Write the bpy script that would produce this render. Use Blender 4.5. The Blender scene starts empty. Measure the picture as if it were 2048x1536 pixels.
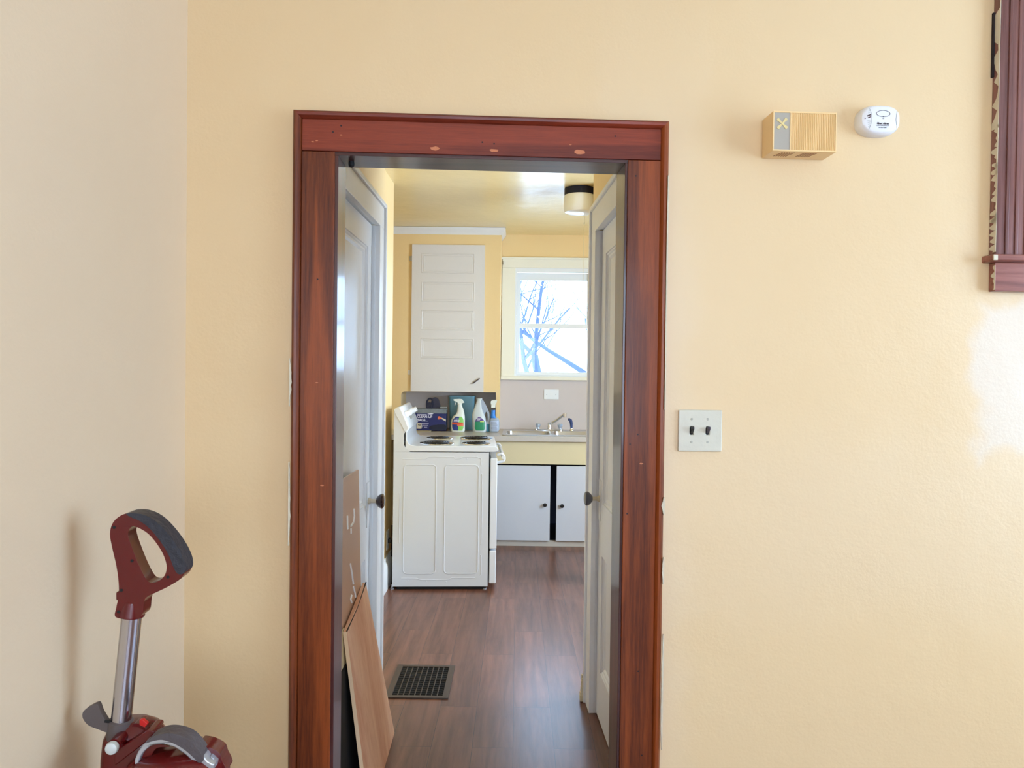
import bpy, bmesh, math, random
from math import sin, cos, pi, radians
from mathutils import Vector, Matrix, noise
from mathutils.geometry import tessellate_polygon
random.seed(7)
SC = bpy.context.scene
COL = SC.collection

# ------------------------------------------------------------------ camera
def cam_matrix(yaw=0.42, pitch=0.84, roll=0.70, h=1.39):
    a, p, q = radians(yaw), radians(pitch), radians(roll)
    f0 = Vector((-sin(a), cos(a), 0)); r0 = Vector((cos(a), sin(a), 0)); u0 = Vector((0, 0, 1))
    f = cos(p)*f0 - sin(p)*u0; u1 = sin(p)*f0 + cos(p)*u0
    r = cos(q)*r0 + sin(q)*u1; u = -sin(q)*r0 + cos(q)*u1
    m = Matrix((r, u, -f)).transposed().to_4x4()
    m.translation = (0, 0, h)
    return m
cd = bpy.data.cameras.new('camera'); cam = bpy.data.objects.new('camera', cd); COL.objects.link(cam)
cd.sensor_width = 36; cd.lens = 1500/2048*36; cd.clip_start = 0.05; cd.clip_end = 200
cam.matrix_world = cam_matrix()
SC.camera = cam

# ------------------------------------------------------------------ world, lights, exposure
W = bpy.data.worlds.new('sky'); SC.world = W; W.use_nodes = True
bg = W.node_tree.nodes['Background']
bg.inputs[0].default_value = (0.46, 0.69, 1.0, 1); bg.inputs[1].default_value = 12.0
SC.view_settings.view_transform = 'Standard'; SC.view_settings.look = 'None'
SC.view_settings.exposure = 0.0; SC.view_settings.gamma = 1.0
SC.view_settings.use_curve_mapping = False

K = Matrix.Identity(4)                                   # kitchen axes
HALL = Matrix.Rotation(radians(3.5), 4, 'Z')             # hall is turned a little against the kitchen
RWF = Matrix.Rotation(radians(3.05), 4, 'Z')             # right wall of the passage
STV = Matrix.Translation((-.785, 4.745, 0)) @ Matrix.Rotation(radians(3.2), 4, 'Z')

def area(name, frame, loc, direction, sx, sy, watts, color):
    l = bpy.data.lights.new(name, 'AREA'); l.shape = 'RECTANGLE'; l.size = sx; l.size_y = sy
    l.energy = watts; l.color = color
    o = bpy.data.objects.new(name, l); COL.objects.link(o)
    q = Vector(direction).to_track_quat('-Z', 'Z' if abs(direction[2]) < .9 else 'Y')
    o.matrix_world = frame @ (Matrix.Translation(loc) @ q.to_matrix().to_4x4())
    return o
# daylight arriving through the windows that lie outside the frame
area('hall_side_window_light', HALL, (3.52, 0.50, 1.55), (-1, 0, 0), 1.9, 1.7, 27, (.66, .78, 1.0))
area('hall_rear_window_light', HALL, (0.55, -2.82, 1.55), (0, 1, 0), 1.8, 1.5, 29, (1.0, .80, .60))
area('kitchen_side_window_light', K, (2.42, 4.05, 1.65), (-1, 0, 0), 1.3, 1.3, 90, (.70, .84, 1.0))
pl_ = area('kitchen_window_portal', K, (0.32, 6.90, 1.83), (0, -1, 0), .70, .96, 1, (1, 1, 1)); pl_.data.cycles.is_portal = True

# ------------------------------------------------------------------ materials
def new_mat(name):
    m = bpy.data.materials.new(name); m.use_nodes = True
    return m, m.node_tree, m.node_tree.nodes['Principled BSDF']
def lin(c):
    return tuple(((v/255) / 12.92 if v/255 <= .04045 else ((v/255+.055)/1.055)**2.4) for v in c) + (1,)
def N(nt, t, **kw):
    n = nt.nodes.new(t)
    for k, v in kw.items(): setattr(n, k, v)
    return n
def mat(name, rgb, rough=.5, metal=0, var=0, vscale=6, bump=0, bscale=60, coat=0, trans=0, ior=1.45, alpha=1, spec=.5, rvar=0):
    m, nt, b = new_mat(name)
    c = lin(rgb)
    b.inputs['Base Color'].default_value = c; b.inputs['Roughness'].default_value = rough
    b.inputs['Metallic'].default_value = metal; b.inputs['Coat Weight'].default_value = coat
    b.inputs['Transmission Weight'].default_value = trans; b.inputs['IOR'].default_value = ior
    b.inputs['Specular IOR Level'].default_value = spec
    b.inputs['Alpha'].default_value = alpha
    tc = N(nt, 'ShaderNodeTexCoord')
    if var:
        n = N(nt, 'ShaderNodeTexNoise'); n.inputs['Scale'].default_value = vscale; n.inputs['Detail'].default_value = 5
        nt.links.new(tc.outputs['Object'], n.inputs['Vector'])
        mx = N(nt, 'ShaderNodeMix', data_type='RGBA')
        mx.inputs[6].default_value = tuple(max(0, v*(1-var)) for v in c[:3]) + (1,)
        mx.inputs[7].default_value = tuple(min(1, v*(1+var)) for v in c[:3]) + (1,)
        nt.links.new(n.outputs['Fac'], mx.inputs[0]); nt.links.new(mx.outputs[2], b.inputs['Base Color'])
    if rvar:
        n = N(nt, 'ShaderNodeTexNoise'); n.inputs['Scale'].default_value = vscale*1.7
        mr = N(nt, 'ShaderNodeMapRange'); mr.inputs[3].default_value = rough-rvar; mr.inputs[4].default_value = rough+rvar
        nt.links.new(tc.outputs['Object'], n.inputs['Vector']); nt.links.new(n.outputs['Fac'], mr.inputs[0]); nt.links.new(mr.outputs[0], b.inputs['Roughness'])
    if bump:
        n = N(nt, 'ShaderNodeTexNoise'); n.inputs['Scale'].default_value = bscale; n.inputs['Detail'].default_value = 4
        nt.links.new(tc.outputs['Object'], n.inputs['Vector'])
        bp = N(nt, 'ShaderNodeBump'); bp.inputs['Strength'].default_value = bump; bp.inputs['Distance'].default_value = .01
        nt.links.new(n.outputs['Fac'], bp.inputs['Height']); nt.links.new(bp.outputs[0], b.inputs['Normal'])
    return m
def wood(name, dark, light, axis='Z', scale=9, rough=.3, coat=.3, stretch=.07, bump=.15, ring=2.0):
    """stained wood: long streaks and cathedral grain running along one axis"""
    m, nt, b = new_mat(name)
    tc = N(nt, 'ShaderNodeTexCoord')
    mp = N(nt, 'ShaderNodeMapping'); s = [scale, scale, scale]; s['XYZ'.index(axis)] = scale*stretch
    mp.inputs['Scale'].default_value = s
    nt.links.new(tc.outputs['Object'], mp.inputs['Vector'])
    n1 = N(nt, 'ShaderNodeTexNoise'); n1.inputs['Scale'].default_value = .9; n1.inputs['Detail'].default_value = 3; n1.inputs['Distortion'].default_value = .6
    n2 = N(nt, 'ShaderNodeTexNoise'); n2.inputs['Scale'].default_value = 9; n2.inputs['Detail'].default_value = 6; n2.inputs['Roughness'].default_value = .7
    nt.links.new(mp.outputs[0], n1.inputs['Vector']); nt.links.new(mp.outputs[0], n2.inputs['Vector'])
    mul = N(nt, 'ShaderNodeMath', operation='MULTIPLY'); mul.inputs[1].default_value = ring*9
    nt.links.new(n1.outputs['Fac'], mul.inputs[0])
    sn = N(nt, 'ShaderNodeMath', operation='SINE'); nt.links.new(mul.outputs[0], sn.inputs[0])
    mr = N(nt, 'ShaderNodeMapRange'); mr.inputs[1].default_value = -1; mr.inputs[2].default_value = 1
    nt.links.new(sn.outputs[0], mr.inputs[0])
    mx0 = N(nt, 'ShaderNodeMix'); mx0.inputs[0].default_value = .68
    nt.links.new(mr.outputs[0], mx0.inputs[2]); nt.links.new(n2.outputs['Fac'], mx0.inputs[3])
    cr = N(nt, 'ShaderNodeValToRGB'); cr.color_ramp.elements[0].position = .22; cr.color_ramp.elements[1].position = .75
    cr.color_ramp.elements[0].color = lin(dark); cr.color_ramp.elements[1].color = lin(light)
    nt.links.new(mx0.outputs[0], cr.inputs[0]); nt.links.new(cr.outputs[0], b.inputs['Base Color'])
    b.inputs['Roughness'].default_value = rough; b.inputs['Coat Weight'].default_value = coat; b.inputs['Coat Roughness'].default_value = .12; b.inputs['Specular IOR Level'].default_value = .3
    bp = N(nt, 'ShaderNodeBump'); bp.inputs['Strength'].default_value = bump; bp.inputs['Distance'].default_value = .002
    nt.links.new(mx0.outputs[0], bp.inputs['Height']); nt.links.new(bp.outputs[0], b.inputs['Normal'])
    return m
def paint_wall(name, rgb, rgb2, rough=.42, patches=()):
    """hand-painted plaster: roller texture, trowel waves, slight colour drift; patches = paler blots (axis-aligned, ragged)"""
    m, nt, b = new_mat(name)
    tc = N(nt, 'ShaderNodeTexCoord')
    n = N(nt, 'ShaderNodeTexNoise'); n.inputs['Scale'].default_value = 1.1; n.inputs['Detail'].default_value = 4
    nt.links.new(tc.outputs['Object'], n.inputs['Vector'])
    mx = N(nt, 'ShaderNodeMix', data_type='RGBA'); mx.inputs[6].default_value = lin(rgb); mx.inputs[7].default_value = lin(rgb2)
    nt.links.new(n.outputs['Fac'], mx.inputs[0])
    last = mx.outputs[2]
    sep = N(nt, 'ShaderNodeSeparateXYZ')
    nz = N(nt, 'ShaderNodeTexNoise'); nz.inputs['Scale'].default_value = 7; nz.inputs['Detail'].default_value = 6
    nt.links.new(tc.outputs['Object'], nz.inputs['Vector'])
    add = N(nt, 'ShaderNodeVectorMath', operation='MULTIPLY_ADD'); add.inputs[1].default_value = (.16, .16, .16)
    nt.links.new(nz.outputs['Color'], add.inputs[0]); nt.links.new(tc.outputs['Object'], add.inputs[2])
    nt.links.new(add.outputs[0], sep.inputs[0])
    def M(op, a, bb):
        q = N(nt, 'ShaderNodeMath', operation=op)
        for i, v in enumerate((a, bb)):
            if isinstance(v, (int, float)): q.inputs[i].default_value = v
            else: nt.links.new(v, q.inputs[i])
        return q.outputs[0]
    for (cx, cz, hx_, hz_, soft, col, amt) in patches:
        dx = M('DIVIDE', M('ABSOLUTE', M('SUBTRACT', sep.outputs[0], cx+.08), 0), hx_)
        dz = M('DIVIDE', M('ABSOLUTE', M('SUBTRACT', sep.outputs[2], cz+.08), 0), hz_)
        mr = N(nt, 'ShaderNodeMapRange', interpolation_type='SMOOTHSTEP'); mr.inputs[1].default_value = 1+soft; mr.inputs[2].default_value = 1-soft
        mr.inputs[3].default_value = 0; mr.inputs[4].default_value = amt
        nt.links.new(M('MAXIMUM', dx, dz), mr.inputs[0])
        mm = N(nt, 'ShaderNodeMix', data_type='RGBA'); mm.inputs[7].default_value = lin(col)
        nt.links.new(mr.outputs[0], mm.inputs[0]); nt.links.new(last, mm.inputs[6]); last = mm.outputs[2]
    nt.links.new(last, b.inputs['Base Color'])
    b.inputs['Roughness'].default_value = rough
    f1 = N(nt, 'ShaderNodeTexNoise'); f1.inputs['Scale'].default_value = 140; f1.inputs['Detail'].default_value = 3
    f2 = N(nt, 'ShaderNodeTexNoise'); f2.inputs['Scale'].default_value = 5; f2.inputs['Detail'].default_value = 4
    nt.links.new(tc.outputs['Object'], f1.inputs['Vector']); nt.links.new(tc.outputs['Object'], f2.inputs['Vector'])
    b1 = N(nt, 'ShaderNodeBump'); b1.inputs['Strength'].default_value = .10; b1.inputs['Distance'].default_value = .004
    b2 = N(nt, 'ShaderNodeBump'); b2.inputs['Strength'].default_value = .17; b2.inputs['Distance'].default_value = .03
    nt.links.new(f1.outputs['Fac'], b1.inputs['Height']); nt.links.new(f2.outputs['Fac'], b2.inputs['Height'])
    nt.links.new(b2.outputs[0], b1.inputs['Normal']); nt.links.new(b1.outputs[0], b.inputs['Normal'])
    return m
def plank_floor(name):
    m, nt, b = new_mat(name)
    tc = N(nt, 'ShaderNodeTexCoord')
    mp = N(nt, 'ShaderNodeMapping'); mp.inputs['Rotation'].default_value = (0, 0, pi/2)
    nt.links.new(tc.outputs['Object'], mp.inputs['Vector'])
    br = N(nt, 'ShaderNodeTexBrick'); br.offset = .37
    br.inputs['Scale'].default_value = 1; br.inputs['Brick Width'].default_value = .92; br.inputs['Row Height'].default_value = .152
    br.inputs['Mortar Size'].default_value = .0010; br.inputs['Mortar Smooth'].default_value = .2; br.inputs['Bias'].default_value = 0
    br.inputs['Color1'].default_value = (0, 0, 0, 1); br.inputs['Color2'].default_value = (1, 1, 1, 1); br.inputs['Mortar'].default_value = (.5, .5, .5, 1)
    nt.links.new(mp.outputs[0], br.inputs['Vector'])
    mp2 = N(nt, 'ShaderNodeMapping'); mp2.inputs['Scale'].default_value = (22, 1.6, 1)
    nt.links.new(tc.outputs['Object'], mp2.inputs['Vector'])
    addv = N(nt, 'ShaderNodeVectorMath', operation='MULTIPLY_ADD'); addv.inputs[1].default_value = (9, 7, 0)
    nt.links.new(br.outputs['Color'], addv.inputs[0]); nt.links.new(mp2.outputs[0], addv.inputs[2])
    g = N(nt, 'ShaderNodeTexNoise'); g.inputs['Scale'].default_value = 1.0; g.inputs['Detail'].default_value = 8; g.inputs['Roughness'].default_value = .65; g.inputs['Distortion'].default_value = .4
    nt.links.new(addv.outputs[0], g.inputs['Vector'])
    cr = N(nt, 'ShaderNodeValToRGB'); e = cr.color_ramp.elements
    e[0].position = .28; e[0].color = lin((78, 42, 28)); e[1].position = .72; e[1].color = lin((136, 86, 64))
    nt.links.new(g.outputs['Fac'], cr.inputs[0])
    mx = N(nt, 'ShaderNodeMix', data_type='RGBA', blend_type='MULTIPLY'); mx.inputs[0].default_value = .28
    nt.links.new(cr.outputs[0], mx.inputs[6]); nt.links.new(br.outputs['Color'], mx.inputs[7])
    mm = N(nt, 'ShaderNodeMix', data_type='RGBA'); mm.inputs[7].default_value = lin((52, 34, 30))
    nt.links.new(br.outputs['Fac'], mm.inputs[0]); nt.links.new(mx.outputs[2], mm.inputs[6])
    nt.links.new(mm.outputs[2], b.inputs['Base Color'])
    b.inputs['Roughness'].default_value = .5; b.inputs['Specular IOR Level'].default_value = .25
    b.inputs['Coat Weight'].default_value = .66; b.inputs['Coat Roughness'].default_value = .27; b.inputs['Coat IOR'].default_value = 1.6
    n2 = N(nt, 'ShaderNodeTexNoise'); n2.inputs['Scale'].default_value = 5; n2.inputs['Detail'].default_value = 3
    nt.links.new(mp2.outputs[0], n2.inputs['Vector'])
    n3 = N(nt, 'ShaderNodeTexNoise'); n3.inputs['Scale'].default_value = 3.5
    nt.links.new(tc.outputs['Object'], n3.inputs['Vector'])
    b1 = N(nt, 'ShaderNodeBump'); b1.inputs['Strength'].default_value = .35; b1.inputs['Distance'].default_value = .0012
    b2 = N(nt, 'ShaderNodeBump'); b2.inputs['Strength'].default_value = .25; b2.inputs['Distance'].default_value = .012
    b3 = N(nt, 'ShaderNodeBump'); b3.invert = True; b3.inputs['Strength'].default_value = .6; b3.inputs['Distance'].default_value = .001
    nt.links.new(n2.outputs['Fac'], b1.inputs['Height']); nt.links.new(n3.outputs['Fac'], b2.inputs['Height']); nt.links.new(br.outputs['Fac'], b3.inputs['Height'])
    nt.links.new(b2.outputs[0], b1.inputs['Normal']); nt.links.new(b1.outputs[0], b3.inputs['Normal']); nt.links.new(b3.outputs[0], b.inputs['Normal'])
    return m
def pane_glass(name):
    m = bpy.data.materials.new(name); m.use_nodes = True; nt = m.node_tree; nt.nodes.clear()
    o = N(nt, 'ShaderNodeOutputMaterial'); mx = N(nt, 'ShaderNodeMixShader')
    t = N(nt, 'ShaderNodeBsdfTransparent'); g = N(nt, 'ShaderNodeBsdfGlossy'); g.inputs['Roughness'].default_value = .02
    f = N(nt, 'ShaderNodeFresnel'); f.inputs[0].default_value = 1.3
    nt.links.new(f.outputs[0], mx.inputs[0]); nt.links.new(t.outputs[0], mx.inputs[1]); nt.links.new(g.outputs[0], mx.inputs[2]); nt.links.new(mx.outputs[0], o.inputs[0])
    return m

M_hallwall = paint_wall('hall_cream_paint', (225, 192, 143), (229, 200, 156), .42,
    patches=((1.60, 1.39, .235, .22, .10, (224, 216, 206), .45), (.47, 1.12, .10, .9, .6, (230, 212, 184), .22), (1.1, 1.0, .55, .22, .6, (230, 210, 180), .2)))  # paler ragged blots right of the doorway
M_leftwall = paint_wall('side_wall_cream_paint', (224, 198, 162), (228, 203, 170), .38)
M_kitwall = paint_wall('kitchen_yellow_paint', (236, 205, 146), (239, 210, 156), .45)
M_kitceil = paint_wall('kitchen_ceiling_gloss_paint', (238, 217, 162), (241, 222, 172), .24)
M_hallceil = mat('hall_ceiling_paint', (235, 228, 212), .7)
M_oakv = wood('red_oak_stain_upright', (70, 27, 8), (150, 72, 28), 'Z', 20, .42, .08, .045, .15, 1.3)
M_oakh = wood('red_oak_stain_level', (84, 28, 16), (144, 60, 36), 'X', 20, .42, .08, .045, .15, 1.3)
M_jambv = wood('dark_jamb_stain_upright', (48, 22, 20), (86, 44, 38), 'Z', 10, .30, .5, .05)
M_jambh = wood('dark_jamb_stain_level', (44, 22, 20), (80, 42, 38), 'X', 10, .32, .5, .05)
M_winwood = wood('weathered_red_wood_upright', (88, 48, 42), (150, 100, 90), 'Z', 14, .32, .4, .04)
M_winwoodh = wood('weathered_red_wood_level', (98, 48, 38), (160, 98, 82), 'X', 14, .32, .4, .05)
M_white = mat('white_trim_paint', (230, 230, 228), .35, var=.03, bump=.12, bscale=25)
M_whitedoor = mat('white_door_paint', (228, 229, 230), .33, var=.03, bump=.10, bscale=22)
M_creamdoor = mat('aged_white_door_paint', (236, 238, 244), .34, var=.04, bump=.12, bscale=22)
M_cabwhite = mat('white_cabinet_paint', (222, 218, 212), .42, var=.02, bump=.10, bscale=30)
M_cabcool = mat('white_base_door_paint', (200, 203, 209), .38, var=.02, bump=.05, bscale=30)
M_apron = mat('cream_apron_paint', (214, 200, 160), .45, var=.05, vscale=3)
M_winwhite = mat('window_white_paint', (236, 234, 218), .4, bump=.06, bscale=25)
M_vinyl = mat('white_vinyl', (232, 236, 238), .3)
M_darkin = mat('dark_navy_interior', (22, 26, 48), .6)
M_black = mat('black_plastic', (16, 16, 18), .3)
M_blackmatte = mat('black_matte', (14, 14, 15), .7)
M_appl = mat('white_enamel', (214, 217, 220), .22, coat=.3)
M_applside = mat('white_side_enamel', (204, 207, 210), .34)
M_chrome = mat('chrome', (225, 228, 232), .10, metal=1)
M_steel = mat('brushed_steel', (190, 194, 200), .28, metal=1)
M_darkmetal = mat('dark_bronze_band', (22, 26, 52), .35, metal=.3)
M_opal = mat('opal_glass', (246, 249, 253), .3, trans=0.0, coat=.5)
M_coil = mat('burner_coil_black', (22, 22, 24), .4)
M_splash = mat('grey_laminate_backsplash', (204, 195, 192), .4, var=.03, bump=.05, bscale=8)
M_counter = mat('speckled_laminate_counter', (190, 182, 172), .3, var=.08, vscale=120)
M_red = mat('dark_red_plastic', (92, 12, 14), .25, coat=.25)
M_red2 = mat('smoky_red_plastic', (98, 24, 22), .18, coat=.3, var=.08)
M_redbright = mat('bright_red_plastic', (196, 22, 22), .3)
M_greyp = mat('warm_grey_plastic', (92, 82, 80), .45)
M_grip = mat('charcoal_rubber_grip', (44, 44, 52), .5, bump=.3, bscale=90)
M_silver = mat('silver_plastic', (190, 194, 200), .3, metal=.6)
M_alu = mat('polished_aluminium_tube', (196, 194, 200), .22, metal=1)
M_knobdark = mat('brown_doorknob', (44, 24, 28), .18, coat=.6)
M_knobgrey = mat('grey_doorknob', (74, 78, 92), .3, coat=.5)
M_brass = mat('dull_brass', (240, 220, 160), .3, metal=.7)
M_chimebody = mat('yellowed_ivory_plastic', (240, 204, 146), .35, var=.06, vscale=20)
M_chimegrey = mat('silver_grey_panel', (178, 170, 156), .35, metal=.3)
M_cowhite = mat('white_alarm_plastic', (232, 230, 230), .35)
M_line = mat('grey_print', (110, 108, 112), .6)
M_blackprint = mat('black_print', (58, 50, 56), .6)
M_plate = mat('painted_switch_plate', (210, 204, 184), .3, var=.05, vscale=30, bump=.1, bscale=60)
M_plywood = wood('pale_plywood', (222, 158, 122), (250, 206, 172), 'Z', 7, .55, 0, .12, .05, 1.4)
M_plyedge = mat('light_wood_edge', (236, 200, 160), .6)
M_hardboard = mat('tan_hardboard', (208, 168, 138), .35, var=.07, vscale=4)
M_paintmark = mat('white_paint_drips', (252, 250, 246), .5)
M_creampanel = mat('pale_cream_board', (228, 208, 160), .6)
M_register = mat('aged_brown_iron', (82, 70, 62), .45, metal=.4, var=.15, vscale=30)
M_duct = mat('black_duct', (8, 8, 8), .9)
M_bottle = mat('white_bottle_plastic', (226, 230, 220), .3)
M_jug = mat('milky_jug_plastic', (214, 222, 222), .3, trans=.15)
M_teal = mat('teal_translucent_plastic', (118, 166, 180), .3, trans=.3)
M_tealliq = mat('teal_cleaning_liquid', (70, 140, 170), .2, trans=.2)
M_bluecap = mat('bright_blue_plastic', (50, 130, 215), .3)
M_clear = mat('pale_blue_clear_plastic', (196, 210, 228), .15, trans=.35)
M_boxnavy = mat('navy_box_card', (34, 38, 92), .4, var=.15, vscale=9)
M_boxgrey = mat('grey_box_print', (120, 126, 128), .5, var=.35, vscale=60)
M_boxside = mat('dark_box_side', (30, 34, 60), .5)
M_txt = mat('white_print', (220, 220, 232), .5)
M_orange = mat('orange_print', (222, 112, 72), .5)
M_redlabel = mat('red_orange_print', (216, 84, 48), .5)
M_lime = mat('lime_label', (138, 200, 92), .4)
M_navyl = mat('navy_label', (44, 62, 128), .4)
M_greenl = mat('green_label', (46, 138, 96), .4)
M_purplel = mat('purple_label', (98, 72, 140), .4)
M_yellowl = mat('yellow_green_print', (196, 214, 110), .4)
M_badge = mat('cream_badge_print', (206, 196, 170), .5)
M_navybrush = mat('dark_navy_plastic', (16, 20, 44), .35)
M_charcoal = mat('charcoal_plastic', (52, 50, 66), .5)
M_glass = pane_glass('window_glass')
M_bark = mat('pale_grey_bark', (70, 80, 106), .9, var=.2)
M_leaf = mat('pale_yellow_leaf', (226, 190, 120), .8)
M_snow = mat('pale_yard', (214, 214, 212), .9)
M_floor = plank_floor('brown_vinyl_planks')
M_cord = mat('black_cord', (12, 12, 12), .5)
M_string = mat('white_string', (230, 222, 190), .7)
M_chip = mat('chipped_old_paint', (214, 202, 176), .7, var=.15, vscale=60)
M_darkchip = mat('dark_exposed_gap', (40, 30, 30), .8)

# ------------------------------------------------------------------ mesh helpers
def BM(): return bmesh.new()
def box(bm, x0, x1, y0, y1, z0, z1, m=None):
    vs = [bm.verts.new((x, y, z)) for x in (x0, x1) for y in (y0, y1) for z in (z0, z1)]
    if m is not None:
        for v in vs: v.co = m @ v.co
    for f in ((0, 1, 3, 2), (4, 6, 7, 5), (0, 4, 5, 1), (2, 3, 7, 6), (0, 2, 6, 4), (1, 5, 7, 3)):
        bm.faces.new([vs[i] for i in f])
    return bm
def catmull(pts, n=6, closed=True):
    out = []; L = len(pts)
    rng = range(L) if closed else range(L-1)
    for i in rng:
        g = (lambda k: pts[k % L]) if closed else (lambda k: pts[min(max(k, 0), L-1)])
        p0, p1, p2, p3 = (Vector(g(i+k)) for k in (-1, 0, 1, 2))
        for j in range(n):
            t = j/n
            out.append(tuple(.5*((2*p1)+(p2-p0)*t+(2*p0-5*p1+4*p2-p3)*t*t+(3*p1-p0-3*p2+p3)*t**3)))
    if not closed: out.append(tuple(pts[-1]))
    return out
def plate(bm, outlines, y0, y1, fm=None):
    """closed outlines in (x, z); first is the rim, the others are holes; solid from y0 to y1"""
    loops = []
    for k, o in enumerate(outlines):
        area_ = sum(o[i][0]*o[(i+1) % len(o)][1]-o[(i+1) % len(o)][0]*o[i][1] for i in range(len(o)))
        o = list(o)
        if (area_ < 0) == (k == 0): o.reverse()
        loops.append(o)
    tris = tessellate_polygon([[Vector((p[0], p[1], 0)) for p in o] for o in loops])
    flat = [p for o in loops for p in o]
    f = fm or (lambda v: v)
    A = [bm.verts.new(f(Vector((p[0], y0, p[1])))) for p in flat]
    B = [bm.verts.new(f(Vector((p[0], y1, p[1])))) for p in flat]
    for t in tris:
        try: bm.faces.new([A[i] for i in t]); bm.faces.new([B[i] for i in reversed(t)])
        except ValueError: pass
    s = 0
    for o in loops:
        n = len(o)
        for i in range(n):
            a, b_ = s+i, s+(i+1) % n
            bm.faces.new([A[a], B[a], B[b_], A[b_]])
        s += n
    return bm
def holed(bm, u0, u1, v0, v1, holes, fmap, t0, t1):
    """rectangular slab with rectangular holes; fmap(u, t, v) gives the point"""
    us = sorted({u0, u1, *[h[i] for h in holes for i in (0, 1)]}); vs = sorted({v0, v1, *[h[i] for h in holes for i in (2, 3)]})
    us = [u for u in us if u0 <= u <= u1]; vs = [v for v in vs if v0 <= v <= v1]
    full = {}
    for i in range(len(us)-1):
        for j in range(len(vs)-1):
            cu, cv = (us[i]+us[i+1])/2, (vs[j]+vs[j+1])/2
            full[i, j] = not any(h[0] < cu < h[1] and h[2] < cv < h[3] for h in holes)
    P = {}
    def V(i, j, k):
        if (i, j, k) not in P: P[i, j, k] = bm.verts.new(fmap(us[i], (t0, t1)[k], vs[j]))
        return P[i, j, k]
    for (i, j), ok in full.items():
        if not ok: continue
        bm.faces.new([V(i, j, 0), V(i+1, j, 0), V(i+1, j+1, 0), V(i, j+1, 0)])
        bm.faces.new([V(i, j, 1), V(i, j+1, 1), V(i+1, j+1, 1), V(i+1, j, 1)])
        for (di, dj, a, b_) in ((-1, 0, (i, j), (i, j+1)), (1, 0, (i+1, j), (i+1, j+1)), (0, -1, (i, j), (i+1, j)), (0, 1, (i, j+1), (i+1, j+1))):
            if not full.get((i+di, j+dj), False):
                bm.faces.new([V(*a, 0), V(*b_, 0), V(*b_, 1), V(*a, 1)])
    return bm
def lathe(bm, prof, center=(0, 0, 0), axis=(0, 0, 1), seg=32, sx=1, sy=1):
    """prof = [(r, h)]"""
    q = Vector((0, 0, 1)).rotation_difference(Vector(axis).normalized()).to_matrix()
    c = Vector(center); rings = []
    for r, h in prof:
        rings.append([bm.verts.new(c + q @ Vector((max(r, 1e-5)*cos(2*pi*i/seg)*sx, max(r, 1e-5)*sin(2*pi*i/seg)*sy, h))) for i in range(seg)])
    for a, b_ in zip(rings, rings[1:]):
        for i in range(seg):
            bm.faces.new([a[i], a[(i+1) % seg], b_[(i+1) % seg], b_[i]])
    bm.faces.new(rings[0][::-1]); bm.faces.new(rings[-1])
    return bm
def tube(bm, pts, r, seg=10, cap=True, flat=None):
    pts = [Vector(p) for p in pts]; rs = r if isinstance(r, (list, tuple)) else [r]*len(pts)
    rings = []; prev = None
    for i, p in enumerate(pts):
        d = (pts[min(i+1, len(pts)-1)]-pts[max(i-1, 0)]).normalized()
        if prev is None:
            prev = d.orthogonal().normalized()
        n = (prev - d*prev.dot(d))
        n = n.normalized() if n.length > 1e-6 else d.orthogonal().normalized()
        prev = n; b_ = d.cross(n)
        ring = []
        for k in range(seg):
            o = (n*cos(2*pi*k/seg) + b_*sin(2*pi*k/seg))*rs[i]
            if flat: o = Vector((o.x*flat[0], o.y*flat[1], o.z*flat[2]))
            ring.append(bm.verts.new(p+o))
        rings.append(ring)
    for a, c in zip(rings, rings[1:]):
        for k in range(seg): bm.faces.new([a[k], a[(k+1) % seg], c[(k+1) % seg], c[k]])
    if cap: bm.faces.new(rings[0][::-1]); bm.faces.new(rings[-1])
    return bm
def loft(bm, rings, y, seg=28, power=2.6):
    """rings = [(z, xl, xr, depth)] - superelliptic cross-sections"""
    R = []
    for z, xl, xr, dep in rings:
        cx, a = (xl+xr)/2, (xr-xl)/2; ring = []
        for k in range(seg):
            t = 2*pi*k/seg; c_, s_ = cos(t), sin(t)
            ring.append(bm.verts.new((cx+a*math.copysign(abs(c_)**(2/power), c_), y+dep/2*math.copysign(abs(s_)**(2/power), s_), z)))
        R.append(ring)
    for a, b_ in zip(R, R[1:]):
        for k in range(seg): bm.faces.new([a[k], a[(k+1) % seg], b_[(k+1) % seg], b_[k]])
    bm.faces.new(R[0][::-1]); bm.faces.new(R[-1])
    return bm
def text(bm, s, size, m, depth=.0003, align='CENTER', shear=0, xs=1, bold=0, width=None):
    cu = bpy.data.curves.new('t', 'FONT'); cu.body = s; cu.size = size; cu.extrude = depth; cu.align_x = align; cu.align_y = 'CENTER'; cu.shear = shear; cu.offset = bold
    o = bpy.data.objects.new('t', cu); COL.objects.link(o)
    dg = bpy.context.evaluated_depsgraph_get(); me = bpy.data.meshes.new_from_object(o.evaluated_get(dg))
    if width: xs = width/(max(v.co.x for v in me.vertices)-min(v.co.x for v in me.vertices))
    me.transform(m @ Matrix.Rotation(pi/2, 4, 'X') @ Matrix.Diagonal((xs, 1, 1, 1)))
    bm.from_mesh(me); bpy.data.objects.remove(o); bpy.data.curves.remove(cu); bpy.data.meshes.remove(me)
    return bm

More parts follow.
